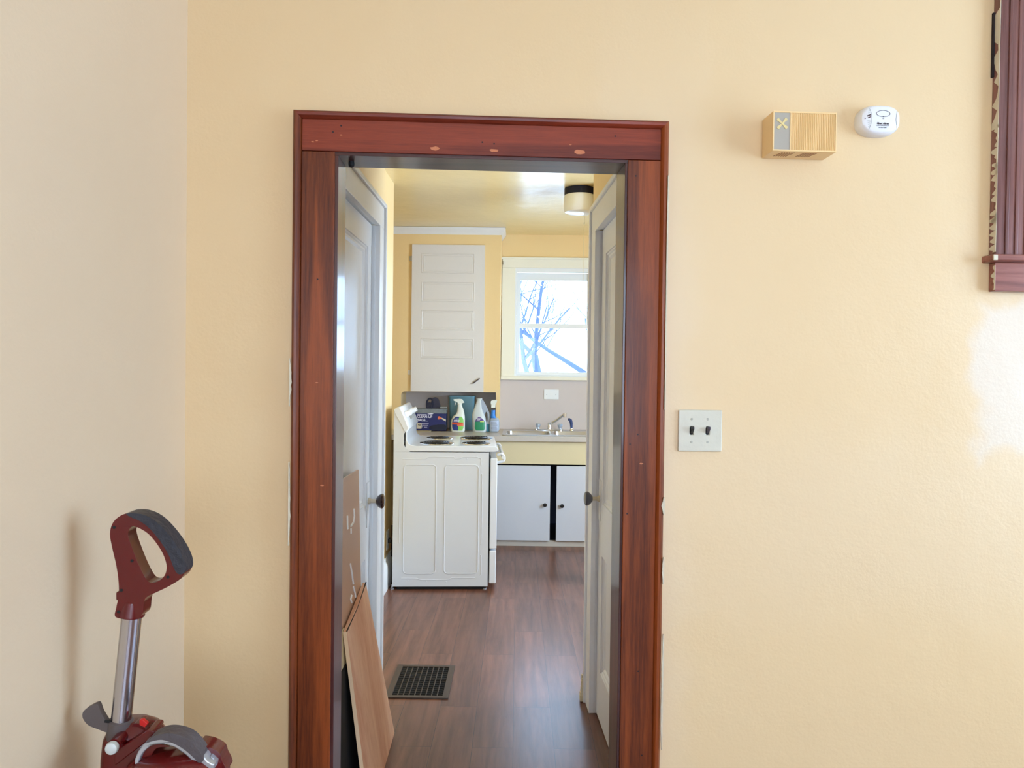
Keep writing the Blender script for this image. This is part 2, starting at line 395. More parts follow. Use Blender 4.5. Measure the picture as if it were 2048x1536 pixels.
ORIG = {}
def finish(bm, name, m, smooth=38):
    bmesh.ops.recalc_face_normals(bm, faces=bm.faces)
    if smooth:
        for f in bm.faces: f.smooth = True
        for e in bm.edges:
            e.smooth = len(e.link_faces) == 2 and e.calc_face_angle(0) < radians(smooth)
    me = bpy.data.meshes.new(name); bm.to_mesh(me); bm.free(); me.materials.append(m)
    return me
def bevel(o, w, seg=2):
    if w:
        md = o.modifiers.new('bevel', 'BEVEL'); md.width = w; md.segments = seg; md.limit_method = 'ANGLE'; md.angle_limit = radians(40)
        md.harden_normals = True
def thing(name, label, cat, loc, frame=K, group=None):
    o = bpy.data.objects.new(name, None); COL.objects.link(o); o.empty_display_size = .05
    o.matrix_world = frame @ Matrix.Translation(loc)
    if label: o['label'] = label
    if cat: o['category'] = cat
    if group: o['group'] = group
    ORIG[o] = Vector(loc); return o
def part(name, bm, m, parent, bev=0, label=None, smooth=38):
    """bm is in the thing's frame coordinates"""
    root = parent
    while root.parent: root = root.parent
    bmesh.ops.translate(bm, verts=bm.verts, vec=-ORIG[root])
    o = bpy.data.objects.new(name, finish(bm, name, m, smooth)); COL.objects.link(o); o.parent = parent
    if label: o['label'] = label
    bevel(o, bev); return o
def single(name, bm, m, label=None, cat=None, frame=K, kind=None, group=None, bev=0, smooth=38):
    loc = Vector((0, 0, 0))
    if kind != 'structure':
        xs = [v.co for v in bm.verts]
        loc = Vector(((min(c.x for c in xs)+max(c.x for c in xs))/2, (min(c.y for c in xs)+max(c.y for c in xs))/2, min(c.z for c in xs)))
        bmesh.ops.translate(bm, verts=bm.verts, vec=-loc)
    o = bpy.data.objects.new(name, finish(bm, name, m, smooth)); COL.objects.link(o)
    o.matrix_world = frame @ Matrix.Translation(loc)
    if label: o['label'] = label
    if cat: o['category'] = cat
    if kind: o['kind'] = kind
    if group: o['group'] = group
    bevel(o, bev); ORIG[o] = loc; return o
def sroot(name, loc, frame=K):
    o = thing(name, None, None, loc, frame); o['kind'] = 'structure'; return o

# ------------------------------------------------------------------ room shell: hall (HALL axes)
WY = 1.937                                               # face of the hall wall
HC = 2.66                                                # ceilings
WB = 2.045
XZ = lambda u, t, v: (u, t, v)
YZ = lambda u, t, v: (t, u, v)
b = BM(); holed(b, -.722, 3.5, 0, HC, [(-.362, .408, 0, 1.954), (1.475, 2.35, 1.72, 2.44)], XZ, WY, WB)
single('wall_front', b, M_hallwall, frame=HALL, kind='structure')
b = BM(); box(b, -.83, -.722, -2.9, WB, 0, HC); single('wall_left', b, M_leftwall, frame=HALL, kind='structure')
b = BM(); holed(b, -2.9, WY, 0, HC, [(-.48, 1.48, .68, 2.42)], YZ, 3.40, 3.50); single('wall_right', b, M_hallwall, frame=HALL, kind='structure')
b = BM(); holed(b, -.722, 3.4, 0, HC, [(-.4, 1.5, .75, 2.35)], XZ, -2.80, -2.70); single('wall_back', b, M_leftwall, frame=HALL, kind='structure')
b = BM(); box(b, -.83, 3.5, -2.8, WY, HC, HC+.05); single('ceiling', b, M_hallceil, frame=HALL, kind='structure')
b = BM(); box(b, -3.2, 4.4, -3.1, 7.2, -.05, 0); single('floor', b, M_floor, frame=K, kind='structure')

# hall doorway casing and jambs
tr = sroot('trim_1', (0.02, WY, 0), HALL)
CY = 1.915
def part_box(name, x0, x1, y0, y1, z0, z1, m, bev=.002, parent=tr):
    b = BM(); box(b, x0, x1, y0, y1, z0, z1); return part(name, b, m, parent, bev)
part_box('side_casing', -.4325, -.350, CY, WY, 0, 1.941, M_oakv)
part_box('side_casing', .3945, .480, CY, WY, 0, 1.941, M_oakv)
part_box('head_casing', -.4325, .480, CY, WY, 1.942, 2.022, M_oakh)
def backband(pts):
    """rounded band mitred round the outside; pts are (x, z) corner centres"""
    b = BM(); prof = [(-.0105, WY), (-.0105, 1.912), (-.008, 1.906), (-.003, 1.902), (.003, 1.903), (.008, 1.909), (.0095, 1.915), (.0095, WY)]
    return b, prof
for s, x in ((-1, -.4425), (1, .4885)):
    b, prof = backband(None)
    lo = [b.verts.new((x - s*o, y, 0)) for o, y in prof]
    hi = [b.verts.new((x - s*o, y, 2.031 - o)) for o, y in prof]
    n = len(prof)
    for i in range(n): b.faces.new([lo[i], lo[(i+1) % n], hi[(i+1) % n], hi[i]])
    b.faces.new(lo[::-1]); b.faces.new(hi)
    part('backband', b, M_oakv, tr)
b, prof = backband(None)
lo = [b.verts.new((-.4425 + o, y, 2.031 - o)) for o, y in prof]; hi = [b.verts.new((.4885 - o, y, 2.031 - o)) for o, y in prof]
n = len(prof)
for i in range(n): b.faces.new([lo[i], lo[(i+1) % n], hi[(i+1) % n], hi[i]])
b.faces.new(lo[::-1]); b.faces.new(hi); part('backband', b, M_oakh, tr)
part_box('side_jamb', -.362, -.342, 1.921, 2.034, 0, 1.934, M_jambv, .0015)
part_box('side_jamb', .388, .408, 1.921, 2.034, 0, 1.934, M_jambv, .0015)
part_box('head_jamb', -.362, .408, 1.921, 2.034, 1.934, 1.954, M_jambh, .0015)
b = BM(); lathe(b, [(.0065, 0), (.0075, .004), (.0075, .011), (.004, .015)], (-.318, 1.975, 1.934), (0, 0, -1), 12); part('latch_stub', b, M_blackmatte, tr)
# worn spots and nail holes on the wood
b = BM()
for (x, z, r) in ((-.10, 1.956, .008), (.05, 1.955, .007), (-.405, 1.964, .0025), (-.395, 1.967, .002), (-.335, 1.983, .002), (.27, 1.957, .009), (-.375, 1.1, .003), (-.39, 1.36, .002), (.44, 1.16, .003), (.245, 1.975, .002)):
    n_ = 9; pl = [(x+r*(1+.5*noise.noise(Vector((x*90, k*1.3, z))))*1.6*cos(2*pi*k/n_), z+r*.6*(1+.6*noise.noise(Vector((x*70, k*2.1, z))))*sin(2*pi*k/n_)) for k in range(n_)]
    plate(b, [pl], CY-.0006, CY+.001)
part('worn_spot', b, mat('bare_wood_wear', (196, 118, 78), .6, var=.2, vscale=200), tr)
b = BM()
for (x, z) in ((-.345+.01, 2.006), (-.355, 1.990), (.02, 1.975), (.05, 1.972), (.415, 1.90), (.405, 1.03), (.44, .62), (.41, 1.21), (.43, 1.235), (.453, .40), (-.39, 1.62), (.36, 2.0)):
    lathe(b, [(.0022, 0), (.0022, .0008)], (x, CY-.0005, z), (0, 1, 0), 8)
part('nail_hole', b, M_darkchip, tr)
# ragged dry paint along the casing edge
b = BM()
for (x0, z0, z1, w, sd) in ((-.4545, .95, 1.16, .005, 1), (-.4545, 1.30, 1.42, .004, 5), (.487, 1.03, 1.075, .010, 2), (.488, .85, .92, .006, 3), (.490, .42, .72, .005, 4), (.496, 1.3, 1.9, .0015, 7)):
    k = 14; L = []; R_ = []
    for i in range(k+1):
        z = z0+(z1-z0)*i/k; e = w*(.35+.65*abs(noise.noise(Vector((sd*3.1, z*60, 0)))*1.8))*sin(pi*min(1, max(0, i/k))*1) + .0006
        if x0 < 0: L.append((x0-.001, z)); R_.append((x0+e, z))
        else: L.append((x0+.011-e if x0 < .495 else x0-e, z)); R_.append((x0+.0125 if x0 < .495 else x0+.002, z))
    plate(b, [L+R_[::-1]], 1.9005, 1.906)
part('paint_smear', b, M_chip, tr)

# hall window at the right edge: brown casing, stool, apron, sashes
w2 = sroot('window_2', (1.9, WY, 1.62), HALL)
def wp(name, *a, m=M_winwood, bev=.002): return part_box(name, *a, m, bev, w2)
wp('side_casing', 1.3745, 1.478, 1.909, WY, 1.7165, 2.46)
wp('side_casing', 2.347, 2.450, 1.909, WY, 1.7165, 2.46)
wp('head_casing', 1.3745, 2.450, 1.907, WY, 2.46, 2.56, m=M_winwoodh)
b = BM()
for x in (1.402, 1.428, 1.454):
    box(b, x-.0045, x+.0045, 1.9055, 1.910, 1.7165, 2.46)
part('casing_bead', b, M_winwood, w2, .002)
wp('window_sill', 1.3555, 2.47, 1.889, 2.0, 1.698, 1.7165, m=M_winwoodh, bev=.005)
wp('apron', 1.376, 2.45, 1.913, WY, 1.622, 1.698, m=M_winwoodh)
b = BM(); holed(b, 1.475, 2.35, 1.72, 2.44, [(1.515, 2.31, 1.77, 2.40)], XZ, 1.965, 1.995); part('window_sash', b, M_winwoodh, w2, .002)
b = BM(); box(b, 1.515, 2.31, 1.978, 1.982, 1.77, 2.40); part('window_pane', b, M_glass, w2)
# smeared wall paint and the open gap on the casing's edge
b = BM()
for sd, (z0, z1, wmax) in enumerate(((2.05, 2.46, .050), (1.93, 2.06, .036), (1.80, 1.96, .044), (1.725, 1.83, .030), (1.625, 1.69, .016))):
    k = 26; L = []; R_ = []
    for i in range(k+1):
        z = z0+(z1-z0)*i/k; q = abs(noise.noise(Vector((sd*5+1, z*55, 3))))*1.9
        L.append((WY-.0275, z)); R_.append((WY-.0275+min(.026, .003+wmax*q), z))
    plate(b, [L+R_[::-1]], 1.3737, 1.3747, fm=lambda v: Vector((v.y, v.x, v.z)))
part('paint_smear', b, M_chip, w2)
b = BM(); box(b, 1.369, 1.3745, 1.930, 1.9365, 2.19, 2.36); part('open_gap', b, M_darkchip, w2)
b = BM(); box(b, 1.3545, 1.366, 1.8885, 1.893, 1.700, 1.714); part('paint_smear', b, M_chip, w2, .001)

# windows behind the camera and at the right (outside the frame)
for nm, fr, fm_, (u0, u1, v0, v1, t) in (('window_3', HALL, YZ, (-.48, 1.48, .68, 2.42, 3.43)), ('window_4', HALL, XZ, (-.4, 1.5, .75, 2.35, -2.74))):
    r_ = sroot(nm, fm_((u0+u1)/2, t, v0), fr)
    b = BM(); um = (u0+u1)/2
    holed(b, u0, u1, v0, v1, [(u0+.05, um-.03, v0+.05, v1-.05), (um+.03, u1-.05, v0+.05, v1-.05)], fm_, t, t+.04)
    part('window_frame', b, M_winwood, r_)

# ------------------------------------------------------------------ room shell: passage and kitchen (K axes)
b = BM(); holed(b, 2.02, 3.14, 0, HC, [(2.155, 2.955, 0, 1.972)], YZ, -.665, -.565); single('wall_passage_left', b, M_kitwall, kind='structure')
b = BM(); box(b, -.935, -.665, 3.04, 3.14, 0, HC); single('wall_kitchen_jog', b, M_kitwall, kind='structure')
b = BM(); box(b, -.935, -.835, 3.14, 4.985, 0, HC); single('wall_kitchen_left', b, M_kitwall, kind='structure')
b = BM(); box(b, -1.40, -.935, 4.885, 4.985, 0, HC); box(b, -1.40, -1.30, 4.985, 6.87, 0, HC); single('wall_alcove', b, M_kitwall, kind='structure')
b = BM(); holed(b, -1.30, 2.4, 0, HC, [(-.02, .66, 1.362, 2.305)], XZ, 6.77, 6.87); single('wall_kitchen_back', b, M_kitwall, kind='structure')
b = BM(); holed(b, 2.20, 6.87, 0, HC, [(3.35, 4.75, .95, 2.35)], YZ, 2.40, 2.50); single('wall_kitchen_right', b, M_kitwall, kind='structure')
b = BM(); box(b, -1.40, 2.5, 2.0, 6.87, 2.636, HC+.06); single('ceiling_kitchen', b, M_kitceil, kind='structure')
b = BM(); holed(b, 2.03, 3.23, 0, 2.635, [(2.18, 3.045, 0, 1.982)], YZ, .490, .60); single('wall_passage_right', b, M_kitwall, frame=RWF, kind='structure')
b = BM(); box(b, .60, 2.6, 2.10, 2.20, 0, 2.635); single('wall_kitchen_front', b, M_kitwall, kind='structure')
b = BM(); box(b, .512, .70, 4.90, 5.04, 0, 2.636); single('wall_kitchen_stub', b, M_kitwall, kind='structure')
t3 = sroot('trim_4', (.60, 4.90, 0))
b = BM(); box(b, .530, .560, 4.885, 4.90, 0, 2.60); box(b, .565, .69, 4.875, 4.90, 0, 2.58); part('side_casing', b, M_winwhite, t3, .003)

# baseboard left of the range
b = BM(); plate(b, [[(-.835, 0), (-.812, 0), (-.812, .145), (-.816, .16), (-.824, .172), (-.826, .20), (-.835, .20)]], 3.14, 4.985)
single('baseboard_left', b, M_white, kind='structure')

# ------------------------------------------------------------------ panelled doors with casing
def door_frame_matrix(side, face, y_start):
    """local x along the wall, y into the wall, z up"""
    if side == 'L':   # faces +x; local x -> +y
        return Matrix(((0, -1, 0, face), (1, 0, 0, y_start), (0, 0, 1, 0), (0, 0, 0, 1)))
    return Matrix(((0, 1, 0, face), (-1, 0, 0, y_start), (0, 0, 1, 0), (0, 0, 0, 1)))
def ring(bm, x0, x1, z0, z1, prof):
    """mitred moulding inside a rectangle; prof = [(inset, y)]"""
    loops = []
    for ins, y in prof:
        loops.append([bm.verts.new((x, y, z)) for x, z in ((x0+ins, z0+ins), (x1-ins, z0+ins), (x1-ins, z1-ins), (x0+ins, z1-ins))])
    for a, c in zip(loops, loops[1:]):
        for i in range(4): bm.faces.new([a[i], a[(i+1) % 4], c[(i+1) % 4], c[i]])
    return bm
def make_door(name, frame, w, h, m, panels, knob_x, knob_z, knob_mat, plate_z):
    r_ = sroot(name, (w/2, 0, 0), frame)
    b = BM(); holed(b, 0, w, .008, h, panels, XZ, 0, .036)
    for (x0, x1, z0, z1) in panels:
        box(b, x0-.002, x1+.002, .016, .026, z0-.002, z1+.002)
        ring(b, x0, x1, z0, z1, [(0, 0), (.001, .005), (.006, .005), (.010, .010), (.017, .010), (.026, .016)])
    leaf = part('door_leaf', b, m, r_, 0, smooth=0)
    b = BM(); box(b, knob_x-.022, knob_x+.022, -.0035, 0, plate_z[0], plate_z[1]); lp = part('lock_plate', b, m, r_, .002)
    b = BM(); lathe(b, [(.013, 0), (.013, .006), (.008, .010), (.0075, .026), (.010, .032)], (knob_x, -.003, knob_z), (0, -1, 0), 16); part('knob_shank', b, M_chip, lp)
    b = BM(); lathe(b, [(.008, 0), (.012, .002), (.021, .009), (.0275, .018), (.029, .024), (.026, .030), (.018, .0335), (.006, .0345)], (knob_x, -.032, knob_z), (0, -1, 0), 24)
    part('door_knob', b, knob_mat, lp, label='dark round door knob')
    return r_
def make_casing(name, frame, x0, x1, h, face, m, wall_t, cw=.085):
    """three-sided casing with a raised back band, plus jamb liners"""
    r_ = sroot(name, ((x0+x1)/2, face, 0), frame)
    f0 = face-.020
    for sg, xe in ((-1, x0), (1, x1)):
        a, c = sorted((xe, xe+sg*cw)); b = BM(); box(b, a, c, f0, face, 0, h); part('side_casing', b, m, r_, .002)
        a, c = sorted((xe+sg*cw, xe+sg*(cw+.018))); b = BM(); box(b, a, c, f0-.010, face, 0, h+cw+.018); part('backband', b, m, r_, .004)
        a, c = sorted((xe+sg*.003, xe+sg*.0115)); b = BM(); box(b, a, c, f0+.004, face+wall_t, 0, h); part('side_jamb', b, m, r_)
    b = BM(); box(b, x0-cw, x1+cw, f0, face, h, h+cw); part('head_casing', b, m, r_, .002)
    b = BM(); box(b, x0-cw, x1+cw, f0-.010, face, h+cw, h+cw+.018); part('backband', b, m, r_, .004)
    b = BM(); box(b, x0-.003, x1+.003, f0+.004, face+wall_t, h+.003, h+.0095); part('head_jamb', b, m, r_)
    return r_
DL = door_frame_matrix('L', -.565, 2.155)          # left: local x 0..0.8 = y 2.155..2.955
make_casing('trim_2', DL, .012, .788, 1.962, 0, M_white, .08)
DLf = door_frame_matrix('L', -.577, 2.169)
make_door('door_1', DLf, .772, 1.9605, M_whitedoor, [(.085, .700, .874, 1.866), (.085, .700, .20, .668)], .735, .886, M_knobdark, (.785, .960))
DR = RWF @ door_frame_matrix('R', .490, 3.045)      # right: local x 0 = far edge
make_casing('trim_3', DR, .012, .850, 1.972, 0, M_creamdoor, .08, cw=.095)
DRf = RWF @ door_frame_matrix('R', .500, 3.031)
make_door('door_2', DRf, .834, 1.9705, M_creamdoor, [(.085, .749, .874, 1.866), (.085, .749, .20, .668)], .035, .888, M_knobgrey, (.80, .965))
# chipped foot of the right casing
b = BM()
for i in range(9):
    zc = .012+.012*i; w_ = .012*(1-.09*i)*(.6+.4*random.random())
    box(b, .458-w_, .462, 3.135+.01*random.random(), 3.16, zc-.009, zc+.004)
single('trim_5', b, M_chip, frame=RWF, kind='structure')

# ------------------------------------------------------------------ kitchen window
w1 = sroot('window_1', (.32, 6.77, 1.33))
def kp(name, *a, m=M_winwhite, bev=.003, parent=w1): return part_box(name, *a, m, bev, parent)
kp('side_casing', -.150, -.030, 6.748, 6.77, 1.362, 2.335)
kp('side_casing', .670, .790, 6.748, 6.77, 1.362, 2.335)
kp('head_casing', -.150, .790, 6.746, 6.77, 2.335, 2.425)
kp('crown_strip', -.156, .796, 6.735, 6.77, 2.412, 2.430)
kp('window_sill', -.152, .80, 6.725, 6.84, 1.330, 1.362)
b = BM(); holed(b, -.050, .690, 1.362, 2.345, [(-.015, .655, 1.372, 2.300)], XZ, 6.757, 6.80); part('window_frame', b, M_vinyl, w1, .003)
b = BM(); holed(b, -.015, .655, 1.805, 2.300, [(.018, .622, 1.838, 2.232)], XZ, 6.815, 6.840); us = part('window_sash', b, M_vinyl, w1, .003)
b = BM(); box(b, .018, .622, 6.826, 6.829, 1.838, 2.232); part('window_pane', b, M_glass, us)
b = BM(); holed(b, -.015, .655, 1.372, 1.840, [(.014, .626, 1.402, 1.798)], XZ, 6.788, 6.812); ls = part('window_sash', b, M_vinyl, w1, .003)
b = BM(); box(b, .014, .626, 6.798, 6.801, 1.402, 1.798); part('window_pane', b, M_glass, ls)
b = BM(); box(b, -.142, -.136, 6.728, 6.746, 2.36, 2.392); part('shade_bracket', b, M_steel, w1)
b = BM(); box(b, -.110, -.085, 6.735, 6.748, 2.335, 2.355); part('shade_bracket', b, M_winwhite, w1)

# ------------------------------------------------------------------ outside
b = BM(); box(b, -30, 30, 7.2, 60, -1.3, -1.2); single('ground', b, M_snow, kind='structure')
def tree(x, y, lean, h, seed, label, group):
    rnd = random.Random(seed); b = BM(); leaves = BM()
    def br(p, d, L, r, dep):
        pts = [p.copy()]; n_ = 5
        dd = d.copy()
        for i in range(n_):
            dd = (dd + Vector((rnd.uniform(-.16, .16), rnd.uniform(-.16, .16), rnd.uniform(-.05, .12)))).normalized()
            pts.append(pts[-1]+dd*L/n_)
        tube(b, pts, [r*(1-.55*i/n_) for i in range(n_+1)], 6 if r > .03 else 4)
        if dep == 0: 
            if rnd.random() < .6:
                c = pts[-1]; s = .05
                v = [leaves.verts.new(c+Vector((rnd.uniform(-s, s), rnd.uniform(-s, s), rnd.uniform(-s, s)))) for _ in range(3)]; leaves.faces.new(v)
            return
        for k in range(4 if dep > 2 else 3):
            i = rnd.choice((2, 3, 4, 5)); ax = Vector((rnd.uniform(-1, 1), rnd.uniform(-.7, .7), rnd.uniform(-.2, .8))).normalized()
            nd = (dd*.75 + ax*.85).normalized()
            br(pts[i], nd, L*rnd.uniform(.55, .78), r*(1-.55*i/n_)*.62, dep-1)
    br(Vector((x, y, -1.3)), Vector((lean, 0, 1)).normalized(), h, h*.045, 5)
    r_ = thing('bare_tree', label, 'tree', (x, y, -1.3), group=group)
    part('trunk', b, M_bark, r_); lf = part('leaf_scatter', leaves, M_leaf, r_, smooth=0); lf['kind'] = 'stuff'
tree(.80, 12.0, -.02, 3.1, 3, 'forked bare tree seen through the middle of the kitchen window', 'trees outside the kitchen window')
tree(2.4, 19.5, -.10, 4.2, 11, 'leaning bare tree seen at the right side of the kitchen window', 'trees outside the kitchen window')
tree(-.9, 28.0, .14, 5.0, 23, 'bare tree seen at the left edge of the kitchen window', 'trees outside the kitchen window')

# ------------------------------------------------------------------ built-in kitchen cupboard with open niche
FY = 6.47
cab = thing('wall_cupboard', 'tall cream built-in cupboard with white panelled door above the open niche', 'cupboard', (-.73, 6.6, .887))
arc = [(-1.0055+.034-.034*cos(a), 1.220-.034+.034*sin(a)) for a in [i*pi/2/6 for i in range(7)]]
out = [(-1.298, .887), (-1.298, 2.634), (-.1545, 2.634), (-.1545, .887), (-.1845, .887), (-.1845, 1.220)] + arc[::-1] + [(-1.0055, .887)]
b = BM(); plate(b, [out], FY, 6.7595); part('carcass', b, M_kitwall, cab)
b = BM(); box(b, -1.0, -.19, FY+.02, 6.755, 1.205, 1.2195)
dr = BM(); box(dr, -.919, -.293, FY-.020, FY-.001, 1.222, 2.484)
for zt in (2.41, 2.166, 1.922, 1.680):
    z0, z1 = zt-.172, zt
    ring(dr, -.835, -.380, z0, z1, [(0, FY-.0202), (.004, FY-.0235), (.009, FY-.0202)])
    ring(dr, -.818, -.397, z0+.017, z1-.017, [(0, FY-.0202), (.003, FY-.0222), (.007, FY-.0202)])
cdoor = part('door', dr, M_cabwhite, cab, 0, smooth=0)
b.free()
b = BM(); tube(b, [(-.385, FY-.034, 1.295), (-.325, FY-.034, 1.340)], .0055, 8); tube(b, [(-.378, FY-.034, 1.300), (-.378, FY-.018, 1.300)], .003, 6); tube(b, [(-.332, FY-.034, 1.335), (-.332, FY-.018, 1.335)], .003, 6)
part('handle', b, M_greyp, cdoor)
for zz, mm in ((2.365, M_steel), (1.385, M_cabwhite)):
    b = BM(); box(b, -.945, -.920, FY-.006, FY, zz-.02, zz+.02); lathe(b, [(.005, -.022), (.005, .022)], (-.9205, FY-.010, zz), (0, 0, 1), 10)
    part('hinge', b, mm, cab, .001)
b = BM()
prof = [(0, 2.575), (-.006, 2.575), (-.010, 2.590), (-.020, 2.600), (-.030, 2.612), (-.036, 2.622), (-.036, 2.634), (0, 2.634)]
rows = []
for (x, dx) in ((-1.298, 0), (-.1545, 1)):
    rows.append([b.verts.new((x-(y if dx else 0), FY+y, z)) for y, z in prof])
rows.append([b.verts.new((-.1545-y, 6.76, z)) for y, z in prof])
for a, c in zip(rows, rows[1:]):
    for i in range(len(prof)): b.faces.new([a[i], a[(i+1) % len(prof)], c[(i+1) % len(prof)], c[i]])
b.faces.new(rows[0]); b.faces.new(rows[-1][::-1])
part('crown_moulding', b, M_white, cab)

# backsplash behind sink and in the niche
b = BM(); box(b, -1.29, 1.6, 6.760, 6.77, .885, 1.330)
bs = single('trim_6', b, M_splash, kind='structure', bev=.001)

# ------------------------------------------------------------------ countertop, sink, base cabinet
b = BM(); Z = .885
o = [(-1.298, 5.98), (1.55, 5.98), (1.55, 6.759), (-1.298, 6.759)]
plate(b, [o, [(-.095, 6.09), (.695, 6.09), (.695, 6.50), (-.095, 6.50)]], 0, 1, fm=lambda v: Vector((v.x, v.z, Z-.040+.040*v.y)))
single('countertop', b, M_counter, 'greyish laminate countertop running under the niche and round the sink', 'countertop', bev=.002)

sc = thing('base_cabinet', 'white sink base cabinet with two plain doors and a cream apron', 'cabinet', (.3, 6.3, 0))
b = BM(); box(b, -.60, 1.55, 6.70, 6.74, 0, .84); box(b, -.60, -.56, 6.03, 6.70, 0, .84); box(b, 1.5, 1.55, 6.03, 6.70, 0, .84); box(b, -.56, 1.5, 6.03, 6.70, .03, .05)
part('carcass', b, M_darkin, sc)
b = BM(); box(b, -.60, 1.55, 6.010, 6.03, .660, .844); part('apron', b, M_apron, sc, .0015)
b = BM(); box(b, -.60, 1.55, 6.012, 6.03, 0, .046); part('toe_board', b, mat('toe_board_paint', (190, 182, 170), .5), sc, .001)
for (x0, x1, kx, kz, lb) in ((-.33, .272, .231, .339, None), (.322, .92, .368, .333, None)):
    b = BM(); box(b, x0, x1, 5.992, 6.010, .048, .650); d_ = part('door', b, M_cabcool, sc, .002)
    b = BM(); lathe(b, [(.005, 0), (.005, .008), (.014, .013), (.016, .020), (.012, .026), (.002, .028)], (kx, 5.992, kz), (0, -1, 0), 16); part('knob', b, M_black, d_)

sk = thing('kitchen_sink', 'double-bowl stainless steel sink set into the counter', 'sink', (.30, 6.30, .70))
def rrect(x0, x1, z0, z1, r, n=5):
    P = []
    for cx, cz, a0 in ((x1-r, z1-r, 0), (x0+r, z1-r, 90), (x0+r, z0+r, 180), (x1-r, z0+r, 270)):
        for i in range(n+1): a = radians(a0+90*i/n); P.append((cx+r*cos(a), cz+r*sin(a)))
    return P
bowls = ((-.085, .270), (.310, .685))
b = BM(); plate(b, [rrect(-.12, .72, 6.045, 6.66, .03)] + [rrect(x0, x1, 6.10, 6.49, .05) for x0, x1 in bowls], 0, 1, fm=lambda v: Vector((v.x, v.z, Z+.0008+.0045*v.y)))
part('rim', b, M_steel, sk, .0015)
for x0, x1 in bowls:
    b = BM(); L = []
    for ins, z in ((0, Z+.004), (.004, Z-.01), (.012, Z-.14), (.03, Z-.16), (.16, Z-.165)):
        L.append([b.verts.new((x, y, z)) for x, y in rrect(x0+ins, x1-ins, 6.10+ins, 6.49-ins, .05)])
    for a, c in zip(L, L[1:]):
        for i in range(len(a)): b.faces.new([a[i], a[(i+1) % len(a)], c[(i+1) % len(a)], c[i]])
    b.faces.new(L[-1]); part('bowl', b, M_steel, sk, label='stainless sink bowl')
fa = thing('kitchen_faucet', 'chrome faucet with raised angled spout and two clear handles behind the sink', 'faucet', (.28, 6.575, Z+.0055))
b = BM(); plate(b, [rrect(.155, .405, 6.545, 6.605, .028)], 0, 1, fm=lambda v: Vector((v.x, v.z, Z+.0055+.014*v.y))); part('base', b, M_chrome, fa, .004)
b = BM(); lathe(b, [(.020, 0), (.019, .02), (.015, .028), (.015, .050), (.010, .056)], (.283, 6.575, Z+.019), (0, 0, 1), 20); part('spout_post', b, M_chrome, fa)
b = BM(); tube(b, [(.283, 6.575, .945), (.345, 6.48, .990), (.402, 6.40, 1.045)], [.012, .012, .011], 12); sp = part('spout', b, M_chrome, fa)
b = BM(); lathe(b, [(.014, 0), (.014, .036), (.012, .038)], (.407, 6.39, 1.055), (0, 0, -1), 16); part('aerator', b, M_chrome, sp)
for hx_ in (.185, .378):
    b = BM(); lathe(b, [(.014, 0), (.012, .012), (.020, .020), (.022, .040), (.012, .048)], (hx_, 6.575, Z+.019), (0, 0, 1), 8); part('handle', b, M_clear, fa)
sy = thing('sink_sprayer', 'dark pull-out side sprayer standing right of the faucet', 'sprayer', (.478, 6.575, Z+.0055))
b = BM(); lathe(b, [(.022, 0), (.020, .008), (.014, .014), (.013, .022)], (.478, 6.575, Z+.0055), (0, 0, 1), 16); part('base', b, M_chrome, sy)
b = BM(); tube(b, [(.478, 6.575, Z+.026), (.476, 6.575, Z+.07), (.470, 6.572, Z+.095), (.452, 6.555, Z+.108)], [.010, .014, .014, .012], 12); part('spray_head', b, mat('smoke_blue_plastic', (58, 74, 118), .25), sy)

# switch plate on the backsplash
op = thing('wall_outlet_plate', 'white blank double wall plate on the backsplash under the kitchen window', 'outlet plate', (.306, 6.76, 1.16))
b = BM(); box(b, .240, .372, 6.754, 6.7598, 1.157, 1.246); part('plate', b, M_vinyl, op, .002)
for x in (.264, .346):
    b = BM(); lathe(b, [(.004, 0), (.003, .0015)], (x, 6.754, 1.199), (0, -1, 0), 10); part('screw', b, M_steel, op)

# ------------------------------------------------------------------ range (STV axes: x from its back to its front, y away from the camera)
st = thing('kitchen_range', 'white electric coil range standing with its side to the doorway', 'stove', (.31, .38, 0), STV)
SW = .762
b = BM(); box(b, .004, .610, 0, SW, .022, .880)
def flat_tube(bm, pts, r=.0035, closed=False):
    if closed: pts = list(pts)+[pts[0]]
    tube(bm, [(x, -.0004, z) for x, z in pts], r, 6, cap=not closed, flat=(1, .5, 1))
for (x0, x1, z0, z1) in ((.070, .275, .105, .800), (.330, .545, .105, .800)):
    P = rrect(x0, x1, z0, z1, .025); flat_tube(b, P, .004, True)
P = rrect(.035, .585, .060, .850, .03)
flat_tube(b, [(.06, .835), (.21, .835), (.225, .85), (.385, .85), (.395, .838), (.42, .838), (.45, .852), (.53, .852), (.56, .84), (.563, .80)], .003)
for za, zb in ((.74, .62), (.62, .30), (.22, .10)):
    flat_tube(b, [(.553, za), (.560, za+.006), (.568, za), (.568, zb), (.560, zb-.006)], .003)
flat_tube(b, [(.045, .62), (.045, .30)], .0025)
flat_tube(b, [(.06, .075), (.16, .075), (.18, .065), (.36, .065), (.38, .078), (.53, .078)], .003)
for sx_, sz_ in ((.02, .045), (.02, .30), (.02, .73), (.105, .058), (.22, .056), (.345, .052), (.50, .056), (.215, .84), (.47, .84)):
    lathe(b, [(.004, 0), (.003, .0015)], (sx_, 0, sz_), (0, -1, 0), 8)
part('side_body', b, M_applside, st, .0015)
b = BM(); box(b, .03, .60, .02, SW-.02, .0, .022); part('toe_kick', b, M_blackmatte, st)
for fx, fy in ((.612, .03), (.02, .03), (.612, SW-.03), (.02, SW-.03)):
    b = BM(); lathe(b, [(.014, 0), (.014, .006), (.007, .008), (.007, .03)], (fx-.02, fy, 0), (0, 0, 1), 12); part('levelling_foot', b, M_steel, st)
